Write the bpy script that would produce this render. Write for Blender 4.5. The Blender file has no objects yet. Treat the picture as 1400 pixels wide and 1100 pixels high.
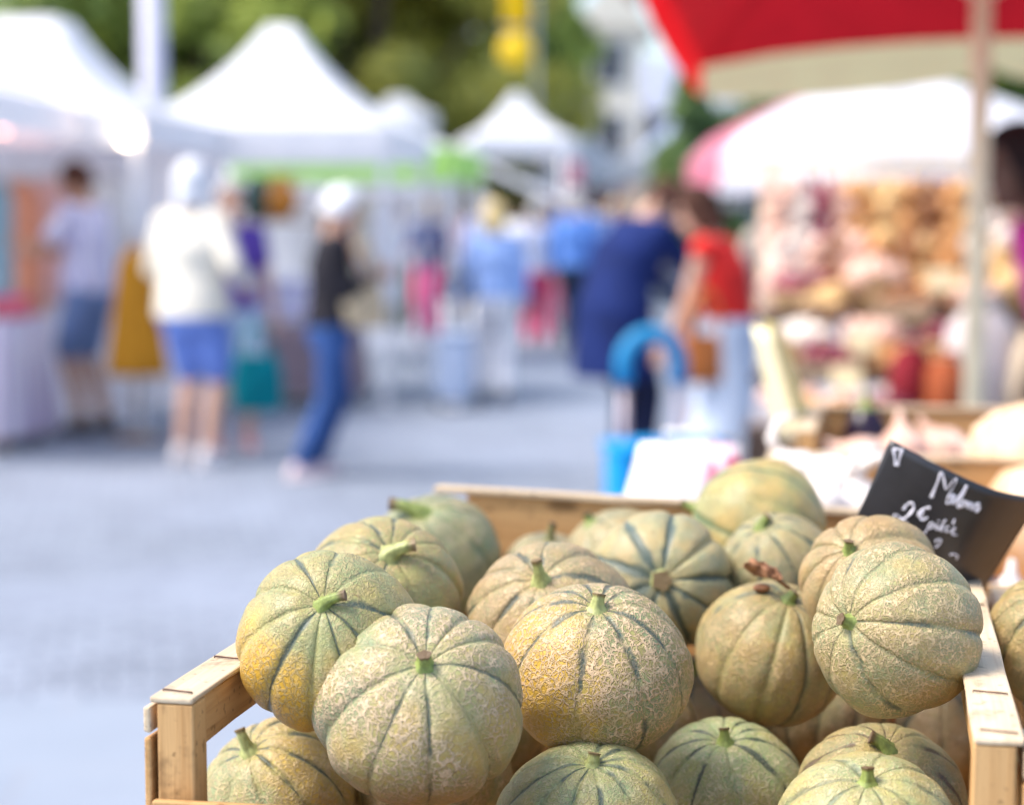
import bpy, bmesh, math, random
from mathutils import Vector, Matrix, Quaternion, noise
V = Vector
rad = math.radians
PI = math.pi
sc = bpy.context.scene
COL = sc.collection
RND = random.Random(7)

# ------------------------------------------------------------------ camera
CAM_H = 1.38
F = 2600.0                                   # focal length in pixels of a 1400 px wide frame
PITCH = math.atan((550 - 308) / F)
cam_d = bpy.data.cameras.new('camera')
cam = bpy.data.objects.new('camera', cam_d)
COL.objects.link(cam)
cam.location = (0, 0, CAM_H)
cam.rotation_euler = (PI / 2 - PITCH, 0, 0)
cam_d.sensor_width = 36
cam_d.lens = F / 1400 * 36
cam_d.clip_start = 0.05
cam_d.clip_end = 600
cam_d.dof.use_dof = True
cam_d.dof.focus_distance = 1.10
cam_d.dof.aperture_fstop = (cam_d.lens / 1000) / 0.0165
cam_d.dof.aperture_blades = 0
sc.camera = cam
FWD = V((0, math.cos(PITCH), -math.sin(PITCH)))
UP = V((0, math.sin(PITCH), math.cos(PITCH)))
RIGHT = V((1, 0, 0))


def ray(px, py):
    return FWD + RIGHT * ((px - 700) / F) + UP * ((550 - py) / F)


def at(px, py, d):
    """the place d metres out along the ground whose image is at that pixel"""
    r = ray(px, py)
    return V((0, 0, CAM_H)) + r * (d / r.y)


def ground(px, d):
    p = at(px, 308, d)
    return V((p.x, p.y, 0))


# ------------------------------------------------------------------ objects
def link(o, parent=None):
    COL.objects.link(o)
    if parent is not None:
        o.parent = parent
    return o


def tag(o, label=None, cat=None, group=None, kind=None):
    if label: o['label'] = label
    if cat: o['category'] = cat
    if group: o['group'] = group
    if kind: o['kind'] = kind
    return o


def empty(name, loc, rz=0.0, label=None, cat=None, group=None):
    o = bpy.data.objects.new(name, None)
    o.empty_display_size = 0.05
    o.location = loc
    o.rotation_euler = (0, 0, rz)
    link(o)
    return tag(o, label, cat, group)


def mesh_obj(name, bm, mat, parent=None, smooth=True, loc=None):
    me = bpy.data.meshes.new(name)
    bmesh.ops.recalc_face_normals(bm, faces=bm.faces[:])
    bm.to_mesh(me)
    bm.free()
    if smooth:
        me.polygons.foreach_set('use_smooth', [True] * len(me.polygons))
    if mat is not None:
        for m in (mat if isinstance(mat, (list, tuple)) else [mat]):
            me.materials.append(m)
    o = bpy.data.objects.new(name, me)
    if loc is not None:
        o.location = loc
    return link(o, parent)


def copy_tree(o, parent=None):
    c = o.copy()
    COL.objects.link(c)
    if parent is not None:
        c.parent = parent
    for ch in list(o.children):
        copy_tree(ch, c)
    return c


# ------------------------------------------------------------------ shapes
def frame_from(z, hint=V((0, 1, 0))):
    z = z.normalized()
    if abs(z.dot(hint)) > .95:
        hint = V((1, 0, 0))
    x = hint.cross(z).normalized()
    y = z.cross(x)
    return x, y, z


def add_rings(bm, rings, seg=14, cap=True, mi=0):
    """rings: (centre, xdir*rx, ydir*ry)"""
    vs = []
    for c, ax, ay in rings:
        vs.append([bm.verts.new(c + ax * math.cos(2 * PI * k / seg) + ay * math.sin(2 * PI * k / seg)) for k in range(seg)])
    for a, b in zip(vs, vs[1:]):
        for k in range(seg):
            f = bm.faces.new((a[k], a[(k + 1) % seg], b[(k + 1) % seg], b[k]))
            f.material_index = mi
    if cap:
        f = bm.faces.new(list(reversed(vs[0]))); f.material_index = mi
        f = bm.faces.new(vs[-1]); f.material_index = mi
    return vs


def add_tube(bm, pts, radii, seg=10, cap=True, flat=1.0, hint=V((0, 1, 0)), mi=0):
    pts = [V(p) for p in pts]
    if not isinstance(radii, (list, tuple)):
        radii = [radii] * len(pts)
    rings = []
    x = None
    for i, p in enumerate(pts):
        t = (pts[min(i + 1, len(pts) - 1)] - pts[max(i - 1, 0)])
        if x is None:
            x, y, z = frame_from(t, hint)
        else:
            z = t.normalized()
            x = (x - z * x.dot(z)).normalized()
            y = z.cross(x)
        rings.append((p, x * radii[i], y * radii[i] * flat))
    return add_rings(bm, rings, seg, cap, mi)


def add_capsule(bm, p0, r0, p1, r1, seg=12, flat=1.0, hint=V((0, 1, 0))):
    p0, p1 = V(p0), V(p1)
    d = (p1 - p0)
    L = d.length
    d = d / L if L > 1e-6 else V((0, 0, 1))
    x, y, z = frame_from(d, hint)
    rings = []
    for k in range(5):
        a = PI / 2 * (1 - k / 4.0)
        rr = max(math.cos(a), .12) * r0
        rings.append((p0 - d * math.sin(a) * r0, x * rr, y * rr * flat))
    for k in range(5):
        a = PI / 2 * k / 4.0
        rr = max(math.cos(a), .12) * r1
        rings.append((p1 + d * math.sin(a) * r1, x * rr, y * rr * flat))
    add_rings(bm, rings, seg)


def add_ellipsoid(bm, c, rx, ry, rz, M=None, nu=16, nv=12):
    c = V(c)
    M = M or Matrix.Identity(3)
    rings = []
    for i in range(nv + 1):
        a = -PI / 2 + PI * i / nv
        rr = max(math.cos(a), .02)
        rings.append((c + M @ V((0, 0, rz * math.sin(a))), M @ V((rx * rr, 0, 0)), M @ V((0, ry * rr, 0))))
    add_rings(bm, rings, nu)


def add_box(bm, c, sx, sy, sz, M=None, mi=0):
    c = V(c)
    M = M or Matrix.Identity(3)
    vs = [bm.verts.new(c + M @ V((sx * a / 2, sy * b / 2, sz * e / 2))) for a in (-1, 1) for b in (-1, 1) for e in (-1, 1)]
    for q in ((0, 1, 3, 2), (4, 6, 7, 5), (0, 4, 5, 1), (2, 3, 7, 6), (0, 2, 6, 4), (1, 5, 7, 3)):
        f = bm.faces.new([vs[i] for i in q])
        f.material_index = mi
    return vs


def add_lathe(bm, prof, c=(0, 0, 0), seg=20, M=None, wob=0.0, rnd=None, mi=0):
    c = V(c)
    M = M or Matrix.Identity(3)
    vs = []
    for r, z in prof:
        ring = []
        for k in range(seg):
            a = 2 * PI * k / seg
            q = r * (1 + (wob * math.sin(5 * a + z * 20) if wob else 0))
            ring.append(bm.verts.new(c + M @ V((q * math.cos(a), q * math.sin(a), z))))
        vs.append(ring)
    for a, b in zip(vs, vs[1:]):
        for k in range(seg):
            f = bm.faces.new((a[k], a[(k + 1) % seg], b[(k + 1) % seg], b[k])); f.material_index = mi
    for ring in (vs[0], vs[-1]):
        if (ring[0].co - ring[seg // 2].co).length > 1e-5:
            f = bm.faces.new(ring); f.material_index = mi


def bevel_all(bm, w, seg=2):
    bmesh.ops.bevel(bm, geom=bm.edges[:], offset=w, segments=seg, profile=.6, affect='EDGES')


# ------------------------------------------------------------------ materials
class NT:
    def __init__(self, name):
        self.m = bpy.data.materials.new(name)
        self.m.use_nodes = True
        self.t = self.m.node_tree
        self.n = self.t.nodes
        self.b = self.n['Principled BSDF']
        self.out = self.n['Material Output']

    def node(self, typ, **kw):
        n = self.n.new(typ)
        for k, v in kw.items():
            if k.startswith('i_'):
                n.inputs[int(k[2:])].default_value = v
            else:
                setattr(n, k, v)
        return n

    def ln(self, a, b):
        self.t.links.new(a, b)

    def val(self, sock, v):
        if hasattr(v, 'is_output'):
            self.ln(v, sock)
        else:
            sock.default_value = v

    def math(self, op, a, b=0.0, c=None, clamp=False):
        n = self.node('ShaderNodeMath', operation=op, use_clamp=clamp)
        self.val(n.inputs[0], a); self.val(n.inputs[1], b)
        if c is not None: self.val(n.inputs[2], c)
        return n.outputs[0]

    def remap(self, v, a, b, c=0.0, d=1.0, smooth=True):
        n = self.node('ShaderNodeMapRange', interpolation_type='SMOOTHSTEP' if smooth else 'LINEAR')
        self.val(n.inputs[0], v)
        for i, q in enumerate((a, b, c, d)):
            self.val(n.inputs[1 + i], q)
        return n.outputs[0]

    def mix(self, f, a, b, mode='MIX'):
        n = self.node('ShaderNodeMix', data_type='RGBA', blend_type=mode)
        self.val(n.inputs[0], f)
        for i, q in ((6, a), (7, b)):
            if hasattr(q, 'is_output'):
                self.ln(q, n.inputs[i])
            else:
                n.inputs[i].default_value = (*q[:3], 1)
        return n.outputs[2]

    def noise(self, vec, scale, detail=3.0, rough=.55, dim='3D', dist=0.0):
        n = self.node('ShaderNodeTexNoise', noise_dimensions=dim)
        if vec is not None: self.ln(vec, n.inputs['Vector'])
        n.inputs['Scale'].default_value = scale
        n.inputs['Detail'].default_value = detail
        n.inputs['Roughness'].default_value = rough
        n.inputs['Distortion'].default_value = dist
        return n

    def obj(self):
        return self.node('ShaderNodeTexCoord').outputs['Object']

    def mapping(self, vec, scale=(1, 1, 1), loc=(0, 0, 0), rot=(0, 0, 0)):
        n = self.node('ShaderNodeMapping')
        self.ln(vec, n.inputs[0])
        n.inputs['Location'].default_value = loc
        n.inputs['Rotation'].default_value = rot
        n.inputs['Scale'].default_value = scale
        return n.outputs[0]

    def bump(self, h, strength, dist):
        n = self.node('ShaderNodeBump')
        n.inputs['Strength'].default_value = strength
        n.inputs['Distance'].default_value = dist
        self.ln(h, n.inputs['Height'])
        return n.outputs[0]

    def color(self, c):
        self.val(self.b.inputs['Base Color'], c if hasattr(c, 'is_output') else (*c, 1))


_mats = {}


def fabric(name, c, var=.12, rough=.85, transl=0.0, stripes=None, scale=9.0):
    """cloth with weave mottling; stripes=(colour, period in m, axis)"""
    if name in _mats: return _mats[name]
    t = NT(name)
    P = t.obj()
    n = t.noise(P, scale, 4)
    dark = tuple(x * (1 - var) for x in c)
    lite = tuple(min(x * (1 + var), .95) for x in c)
    colr = t.mix(t.remap(n.outputs[0], .35, .65), dark, lite)
    if stripes:
        c2, per, ax = stripes
        sp = t.node('ShaderNodeSeparateXYZ'); t.ln(P, sp.inputs[0])
        w = t.math('FRACT', t.math('DIVIDE', sp.outputs[ax], per))
        colr = t.mix(t.remap(t.math('ABSOLUTE', t.math('SUBTRACT', w, .5)), .22, .26), colr, c2)
    t.color(colr)
    t.b.inputs['Roughness'].default_value = rough
    t.b.inputs['Specular IOR Level'].default_value = .2
    f = t.noise(P, 90, 2)
    t.ln(t.bump(f.outputs[0], .25, .004), t.b.inputs['Normal'])
    if transl:
        tr = t.node('ShaderNodeBsdfTranslucent')
        t.ln(colr, tr.inputs[0])
        mx = t.node('ShaderNodeMixShader', i_0=transl)
        t.ln(t.b.outputs[0], mx.inputs[1]); t.ln(tr.outputs[0], mx.inputs[2])
        t.ln(mx.outputs[0], t.out.inputs[0])
    _mats[name] = t.m
    return t.m


def plain(name, c, rough=.5, metal=0.0, var=.08, scale=12.0, bump=.1, spec=.4):
    if name in _mats: return _mats[name]
    t = NT(name)
    P = t.obj()
    n = t.noise(P, scale, 4)
    t.color(t.mix(t.remap(n.outputs[0], .3, .7), tuple(x * (1 - var) for x in c), tuple(min(x * (1 + var), .95) for x in c)))
    t.b.inputs['Roughness'].default_value = rough
    t.b.inputs['Metallic'].default_value = metal
    t.b.inputs['Specular IOR Level'].default_value = spec
    if bump:
        t.ln(t.bump(n.outputs[0], bump, .01), t.b.inputs['Normal'])
    _mats[name] = t.m
    return t.m


def wood(name, c, dark, rough=.6, scale=1.0, knots=True):
    """grain runs along local X of each board"""
    if name in _mats: return _mats[name]
    t = NT(name)
    P = t.obj()
    oi = t.node('ShaderNodeObjectInfo')
    off = t.node('ShaderNodeCombineXYZ')
    for i, k in enumerate((17.0, 9.0, 23.0)):
        t.ln(t.math('MULTIPLY', oi.outputs['Random'], k), off.inputs[i])
    add = t.node('ShaderNodeVectorMath', operation='ADD')
    t.ln(P, add.inputs[0]); t.ln(off.outputs[0], add.inputs[1])
    Q = add.outputs[0]
    g1 = t.noise(t.mapping(Q, (5 * scale, 120 * scale, 120 * scale)), 1.0, 4, .6, dist=.4)
    g2 = t.noise(t.mapping(Q, (14 * scale, 420 * scale, 420 * scale)), 1.0, 3, .6)
    b = t.noise(Q, 9 * scale, 3)
    fac = t.math('ADD', t.math('MULTIPLY', t.remap(g1.outputs[0], .35, .7), .6), t.math('MULTIPLY', t.remap(g2.outputs[0], .4, .75), .35), clamp=True)
    colr = t.mix(fac, c, dark)
    colr = t.mix(t.remap(b.outputs[0], .45, .75, 0, .45), colr, tuple(x * f for x, f in zip(c, (.86, .74, .6))))
    if knots:
        vo = t.node('ShaderNodeTexVoronoi'); t.ln(t.mapping(Q, (11, 30, 30)), vo.inputs['Vector'])
        vo.inputs['Scale'].default_value = 1.0
        k = t.remap(vo.outputs['Distance'], .10, .2, .75, 0)
        colr = t.mix(k, colr, tuple(x * .35 for x in dark))
    gr = t.noise(Q, 26, 4, .7)
    colr = t.mix(t.remap(gr.outputs[0], .53, .70, 0, .6), colr, tuple(x * .42 for x in dark))
    gr2 = t.noise(Q, 160, 2)
    colr = t.mix(t.remap(gr2.outputs[0], .62, .72, 0, .6), colr, tuple(x * .4 for x in dark))
    tone = t.remap(oi.outputs['Random'], 0, 1, .82, 1.08, False)
    mul = t.node('ShaderNodeMix', data_type='RGBA', blend_type='MULTIPLY'); mul.inputs[0].default_value = 1
    cb = t.node('ShaderNodeCombineColor')
    for i in range(3): t.ln(tone, cb.inputs[i])
    t.ln(colr, mul.inputs[6]); t.ln(cb.outputs[0], mul.inputs[7])
    t.color(mul.outputs[2])
    t.b.inputs['Roughness'].default_value = rough
    t.b.inputs['Specular IOR Level'].default_value = .35
    h = t.math('ADD', t.math('MULTIPLY', g1.outputs[0], .5), t.math('MULTIPLY', g2.outputs[0], .6))
    t.ln(t.bump(h, .5, .0012), t.b.inputs['Normal'])
    _mats[name] = t.m
    return t.m


PINE = wood('pine_board', (.62, .37, .155), (.40, .20, .065))
PINE_PALE = wood('sky_paled_pine', (.68, .55, .38), (.48, .34, .21), knots=False)  # pine made paler and greyer: sky reflection on the top rails put into colour
PINE_DARK = wood('aged_pine', (.42, .26, .15), (.24, .14, .08))


def board(name, p0, p1, w, th, up, mat, parent, bev=.0012, rough_edge=.0011):
    """a sawn board from p0 to p1 (centre line), width w along up, thickness th across"""
    p0, p1, up = V(p0), V(p1), V(up)
    x = (p1 - p0)
    L = x.length
    x.normalize()
    z = (up - x * up.dot(x)).normalized()
    y = z.cross(x)
    bm = bmesh.new()
    n = max(2, int(L / .05))
    rings = []
    for i in range(n + 1):
        xx = -L / 2 + L * i / n
        ring = []
        for a, b in ((-1, -1), (1, -1), (1, 1), (-1, 1)):
            j = noise.noise(V((xx * 22 + L * 7, a * 3.1 + w * 50, b * 5.3 + p0.x * 40))) * rough_edge
            ring.append(bm.verts.new((xx, a * (th / 2 + j * .5), b * (w / 2 + j))))
        rings.append(ring)
    for r0, r1 in zip(rings, rings[1:]):
        for k in range(4):
            bm.faces.new((r0[k], r0[(k + 1) % 4], r1[(k + 1) % 4], r1[k]))
    bm.faces.new(rings[0]); bm.faces.new(rings[-1])
    bmesh.ops.recalc_face_normals(bm, faces=bm.faces[:])
    sharp = [e for e in bm.edges if len(e.link_faces) == 2 and e.calc_face_angle(0) > .6]
    bmesh.ops.bevel(bm, geom=sharp, offset=bev, segments=2, profile=.5, affect='EDGES')
    o = mesh_obj(name, bm, mat, None, smooth=False)
    M = Matrix((x, y, z)).transposed().to_4x4()
    M.translation = (p0 + p1) / 2
    if parent is not None:
        o.parent = parent
        o.matrix_parent_inverse = Matrix.Identity(4)
        pm = Matrix.Translation(parent.location) @ parent.rotation_euler.to_matrix().to_4x4()
        o.matrix_basis = pm.inverted() @ M
    else:
        o.matrix_basis = M
    return o

# ------------------------------------------------------------------ crates and the stall table
ANG = rad(11)
CU = V((math.sin(ANG), math.cos(ANG), 0))      # depth of the crates
CV = V((math.cos(ANG), -math.sin(ANG), 0))     # width of the crates
C0 = at(201, 954, 1.0)                         # top outer front corner of the melon crate
RAILZ = C0.z
FLOORZ = CAM_H - .412
CW, CD = .456, .685
ZV = V((0, 0, 1))


def cp(a, b, z=0.0, o=None):
    """crate coordinates: a across, b deep, z up from the rail top"""
    p = (o or C0) + CU * b + CV * a
    return V((p.x, p.y, RAILZ + z))


def crate(name, origin, label, w=CW, d=CD, h=None, back_up=.0, front_low=True, cat='crate', group=None, staples=True, dz=0.0):
    h = h or (RAILZ - FLOORZ + .012)
    base = V((origin.x, origin.y, RAILZ + dz - h))
    root = empty(name, base, -ANG, label, cat, group)
    P = lambda a, b, z: cp(a, b, z + dz, origin)
    ps = .021
    e = .0025
    for a in (ps / 2 + .004, w - ps / 2 - .004):
        for b in (ps / 2 + .003, d - ps / 2 - .003):
            board('corner_post', P(a, b, -h + .006), P(a, b, -.0035), ps, ps, CV, PINE, root)
    for s, a in ((0, .0), (1, w)):
        sg = 1 if s == 0 else -1
        # cap and rail along the side
        board('top_rail', P(a + sg * .0125, e, -.0015), P(a + sg * .0125, d - e, -.0015), .0245, .0035, CV, PINE_PALE, root)
        board('side_rail', P(a + sg * .0135, .026, -.0175), P(a + sg * .0135, d - .026, -.0175), .027, .017, ZV, PINE, root)
        board('side_slat', P(a + sg * .002, .004, -h + .028), P(a + sg * .002, d - .004, -h + .028), .05, .004, ZV, PINE, root)
        # short gusset boards outside the corner
        for b0, b1 in ((.002, .05), (d - .05, d - .002)):
            board('gusset', P(a - sg * .0015, b0, -.0125), P(a - sg * .0015, b1, -.0125), .014, .004, ZV, PINE_PALE, root)
            board('gusset', P(a - sg * .0015, b0 + .001, -.0465), P(a - sg * .0015, b1, -.0465), .048, .004, ZV, PINE, root)
    # ends
    board('end_slat', P(.004, -.0035, -.110), P(w - .002, -.0035, -.110), .112, .0065, ZV, PINE, root)
    zb, zr = back_up if isinstance(back_up, tuple) else (back_up, back_up)
    board('end_slat', P(.026, d - .012, (zb - .0035 - h + .02) / 2), P(w - .026, d - .012, (zb - .0035 - h + .02) / 2 + zr - zb), h - .0235 + zb, .007, ZV, PINE, root)
    board('end_cap', P(.0, d - .012, zb - .0005), P(w, d - .012, zr - .0005), .018, .005, CU, PINE_PALE, root)
    for k in range(6):
        a = .035 + (w - .07) * k / 5
        board('floor_slat', P(a, .004, -h + .003), P(a, d - .018, -h + .003), .062, .005, CV, PINE, root)
    if staples:
        st = plain('rusty_steel', (.10, .05, .035), .5, .6)
        for s, a in ((0, .012), (1, w - .012)):
            for b in (.095, .014, d * .5):
                bm = bmesh.new()
                pts = [P(a - .009, b + .002, -.003), P(a - .009, b + .002, .0013), P(a + .009, b - .002, .0013), P(a + .009, b - .002, -.003)]
                M = (Matrix.Translation(root.location) @ Matrix.Rotation(-ANG, 4, 'Z')).inverted()
                add_tube(bm, [M @ p for p in pts], .0005, 6)
                mesh_obj('staple', bm, st, root)
    return root


crate_main = crate('wooden_crate', C0, 'pale pine crate with stapled rails filled with the heap of netted melons', back_up=(.022, .009))
O2 = C0 + CV * (CW + .021) + CU * .02
crate('wooden_crate', O2, 'pine crate cut off by the picture edge, beside the big tilted melon', h=RAILZ - FLOORZ + .012 - .055, dz=-.055)
O4 = C0 + CV * .262 + CU * (CD + .03)
crate('wooden_crate', O4, 'pine crate of pale bulbs behind the chalk price card', d=.46, h=.15)
O5 = C0 + CV * .74 + CU * (CD + .05)
crate('wooden_crate', O5, 'pine crate holding the big pale peach squashes', d=.46, h=.15)

# the table under the crates
tbl = empty('market_table', V((C0.x, C0.y, 0)), -ANG, 'wooden trestle table carrying the melon crates', 'table')
for k in range(9):
    b = .07 + k * .142
    board('table_board', cp(.03, b, 0) * 1 + V((0, 0, FLOORZ - .030 - RAILZ)), cp(1.5, b, 0) + V((0, 0, FLOORZ - .030 - RAILZ)), .138, .022, CU, PINE_DARK, tbl)
zt = FLOORZ - .042
for a in (.22, 1.3):
    for b in (.15, 1.12):
        p = cp(a, b, 0)
        q = cp(a, b + (-.1 if b < .5 else .1), 0)
        board('leg', V((q.x, q.y, .0)), V((p.x, p.y, zt - .04)), .05, .05, CV, PINE_DARK, tbl)
    p, q = cp(a, .0, 0), cp(a, 1.26, 0)
    board('trestle_beam', V((p.x, p.y, zt - .02)), V((q.x, q.y, zt - .02)), .05, .06, ZV, PINE_DARK, tbl)

# ------------------------------------------------------------------ melons
def rib_warp(seed):
    r = random.Random(seed * 31 + 5)
    return r.uniform(.10, .26), r.uniform(0, 6.28), r.uniform(.05, .12), r.uniform(0, 6.28)


def melon_material(name, seed, n, base=(0.307, 0.287, 0.118), yellow=.0, yel_dir=(0, 0, 1), net=1.0, netc=(0.543, 0.401, 0.233), stripe=1.0,
                   stripec=(.032, .062, .055), cell=12.0, zs=1.0, warm=0.0, spots=.6, sw=.85, vis0=.39):
    t = NT(name)
    P = t.obj()
    sep = t.node('ShaderNodeSeparateXYZ'); t.ln(P, sep.inputs[0])
    X, Y, Z = sep.outputs
    cell = cell * random.Random(seed + 77).uniform(.98, 1.32)
    bald = random.Random(seed + 78).uniform(.3, .8)
    off = (seed * 3.7 % 50, seed * 7.1 % 50, seed * 1.3 % 50)
    PO = t.mapping(P, (1, 1, 1), off)
    # ---- sutures
    wob = t.noise(PO, 2.2, 2)
    wob2 = t.noise(PO, 13, 2)
    phi = t.math('ARCTAN2', Y, X)
    e1, s1, e2, s2 = rib_warp(seed)
    ph1 = t.math('MULTIPLY', t.math('SINE', t.math('ADD', phi, s1)), e1)
    ph2 = t.math('MULTIPLY', t.math('SINE', t.math('MULTIPLY_ADD', phi, 2.0, s2)), e2)
    phi = t.math('ADD', phi, t.math('ADD', ph1, ph2))
    k_ = t.math('ROUND', t.math('MULTIPLY', phi, n / (2 * PI)))
    k_ = t.math('FLOORED_MODULO', k_, n)
    wn_ = t.node('ShaderNodeTexWhiteNoise', noise_dimensions='1D'); t.ln(t.math('ADD', k_, seed * 1.37), wn_.inputs['W'])
    kr = wn_.outputs['Value']
    phi = t.math('ADD', phi, t.math('MULTIPLY', t.math('SUBTRACT', wob2.outputs[0], .5), .05))
    s = t.math('ABSOLUTE', t.math('SINE', t.math('MULTIPLY', phi, n / 2)))
    rho = t.math('SQRT', t.math('ADD', t.math('MULTIPLY', X, X), t.math('MULTIPLY', Y, Y)))
    arc = t.math('MULTIPLY', t.math('MULTIPLY', s, 2.0 / n), t.math('MAXIMUM', rho, .3))
    width = t.remap(wob.outputs[0], .38, .66, .018 * sw, .058 * sw)
    sut = t.remap(t.math('DIVIDE', arc, width), 1.35, .35)
    gro = t.remap(arc, .13, .02)
    vis = t.noise(t.mapping(P, (1.1, 1.1, .7), (off[1], off[2], off[0])), 2.3, 2)
    sut_v = t.math('MULTIPLY', sut, t.remap(vis.outputs[0], vis0, vis0 + .13))
    fine = t.noise(PO, 60, 3, .7)
    sut_v = t.math('MULTIPLY', sut_v, t.remap(fine.outputs[0], .30, .46))
    sut_v = t.math('MULTIPLY', t.math('MULTIPLY', sut_v, t.remap(kr, .18, .42)), stripe, clamp=True)
    # ---- netting: cords along the edges of warped cells
    wv = t.noise(PO, 5.0, 3, .6)
    wc = t.node('ShaderNodeVectorMath', operation='MULTIPLY_ADD')
    t.ln(wv.outputs['Color'], wc.inputs[0]); wc.inputs[1].default_value = (.20, .20, .20); t.ln(PO, wc.inputs[2])
    wv2 = t.noise(PO, 22, 2)
    wc2 = t.node('ShaderNodeVectorMath', operation='MULTIPLY_ADD')
    t.ln(wv2.outputs['Color'], wc2.inputs[0]); wc2.inputs[1].default_value = (.022, .022, .022); t.ln(wc.outputs[0], wc2.inputs[2])
    Q = t.mapping(wc2.outputs[0], (1, 1, zs))

    def vor(scale):
        v = t.node('ShaderNodeTexVoronoi', feature='DISTANCE_TO_EDGE')
        t.ln(Q, v.inputs['Vector'])
        v.inputs['Scale'].default_value = scale
        return v.outputs[0]
    th = t.noise(PO, 7.0, 2)
    thick = t.remap(th.outputs[0], .3, .7, .105, .17, False)
    d1 = t.remap(t.math('DIVIDE', vor(cell), thick), 1.0, .35)
    d2 = t.remap(t.math('DIVIDE', vor(cell * 1.7), thick), 1.1, .25)
    br = t.noise(PO, 16, 2)
    d1 = t.math('MULTIPLY', d1, t.remap(br.outputs[0], .26, .40, .35, 1))
    cov = t.remap(t.noise(PO, 3.1, 3).outputs[0], .34, .56, .25, 1.0)
    d2 = t.math('MULTIPLY', d2, t.math('MULTIPLY', cov, .7))
    netm = t.math('MAXIMUM', d1, d2)
    cov2 = t.remap(t.noise(PO, 1.9, 2).outputs[0], .35, .52, bald, 1.0)
    netm = t.math('MULTIPLY', t.math('MULTIPLY', netm, cov2), net, clamp=True)
    netm = t.math('MULTIPLY', netm, t.math('SUBTRACT', 1.0, t.math('ADD', t.math('MULTIPLY', sut, .3), t.math('MULTIPLY', sut_v, .5))))
    # ---- colours
    mot = t.noise(PO, 2.6, 4)
    mot2 = t.noise(PO, 9, 3)
    b2 = (base[0] * 1.18, base[1] * 1.0, base[2] * .80)
    b3 = (base[0] * .74, base[1] * .90, base[2] * 1.0)
    colr = t.mix(t.remap(mot.outputs[0], .35, .65), b3, b2)
    colr = t.mix(t.remap(mot2.outputs[0], .52, .75, 0, .45), colr, (base[0] * 1.25, base[1] * 1.35, base[2] * .9))
    if yellow > 0 or warm > 0:
        dv = t.node('ShaderNodeVectorMath', operation='DOT_PRODUCT')
        t.ln(P, dv.inputs[0]); dv.inputs[1].default_value = V(yel_dir).normalized()
        yy = t.math('ADD', dv.outputs['Value'], t.math('MULTIPLY', t.math('SUBTRACT', mot.outputs[0], .5), .7))
        colr = t.mix(t.math('MULTIPLY', t.remap(yy, .22, .70), yellow), colr, (.66, .37, .025))
        colr = t.mix(warm, colr, (.46, .30, .12))
    # pale flank beside sutures, dark suture line
    colr = t.mix(t.math('MULTIPLY', gro, .35), colr, (base[0] * .62, base[1] * .86, base[2] * .95))
    colr = t.mix(t.math('MULTIPLY', sut_v, .92), colr, stripec)
    netcol = t.mix(t.remap(t.noise(PO, 30, 2).outputs[0], .35, .65), tuple(x * .82 for x in netc), tuple(min(.9, x * 1.15) for x in netc))
    colr = t.mix(t.math('MULTIPLY', netm, .9), colr, netcol)
    # dark pits beside the cords, brown scuffs
    pit = t.remap(t.noise(PO, 75, 2, .7).outputs[0], .69, .76)
    colr = t.mix(t.math('MULTIPLY', pit, .55), colr, (.10, .075, .04))
    sp = t.noise(PO, 6.2, 3, .6)
    colr = t.mix(t.math('MULTIPLY', t.remap(sp.outputs[0], .69, .80), spots), colr, (.16, .085, .035))
    # corky ring round the stalk
    top = t.remap(Z, .80, .93)
    colr = t.mix(t.math('MULTIPLY', t.math('MULTIPLY', top, t.remap(rho, .34, .10)), .5), colr, (.36, .36, .15))
    t.color(colr)
    t.b.inputs['Roughness'].default_value = .52
    t.val(t.b.inputs['Roughness'], t.remap(netm, 0, 1, .40, .68, False))
    t.b.inputs['Specular IOR Level'].default_value = .42
    t.b.inputs['Coat Weight'].default_value = .22
    t.b.inputs['Coat Roughness'].default_value = .38
    h = t.math('ADD', t.math('MULTIPLY', netm, 1.0), t.math('MULTIPLY', fine.outputs[0], .18))
    h = t.math('SUBTRACT', h, t.math('MULTIPLY', sut, .3))
    t.ln(t.bump(h, 1.0, .0011), t.b.inputs['Normal'])
    return t.m


def melon_mesh(name, n, seed, flat, groove, seg=180, rows=96):
    rnd = random.Random(seed)
    bm = bmesh.new()
    vs = []
    ph = rnd.uniform(0, 50)
    e1, s1, e2, s2 = rib_warp(seed)
    gv = [rnd.uniform(.35, 1.35) for _ in range(n)]
    for i in range(1, rows):
        th = PI * i / rows
        st, ct = math.sin(th), math.cos(th)
        ring = []
        for k in range(seg):
            a = 2 * PI * k / seg - PI
            aw = a + e1 * math.sin(a + s1) + e2 * math.sin(2 * a + s2)
            s = abs(math.sin(aw * n / 2))
            kk = round(aw * n / (2 * PI)) % n
            g = groove * gv[kk] * (1 - (1 - (1 - s) ** 2.2)) * (.35 + .65 * st) * min(1, st * 2.2)
            r = 1 - g
            d = V((math.cos(a) * st, math.sin(a) * st, ct))
            r *= 1 + .066 * noise.noise(d * 1.0 + V((ph, 0, 0))) + .013 * noise.noise(d * 4 + V((0, ph, 0)))
            z = ct * flat - .085 * math.exp(-(st / .22) ** 2) * (1 if ct > 0 else -.8)
            ring.append(bm.verts.new((d.x * r, d.y * r, z * r)))
        vs.append(ring)
    for a, b in zip(vs, vs[1:]):
        for k in range(seg):
            bm.faces.new((a[k], b[k], b[(k + 1) % seg], a[(k + 1) % seg]))
    t = bm.verts.new((0, 0, flat - .085)); b_ = bm.verts.new((0, 0, -flat + .068))
    for k in range(seg):
        bm.faces.new((t, vs[0][k], vs[0][(k + 1) % seg]))
        bm.faces.new((b_, vs[-1][(k + 1) % seg], vs[-1][k]))
    return bm


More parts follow.
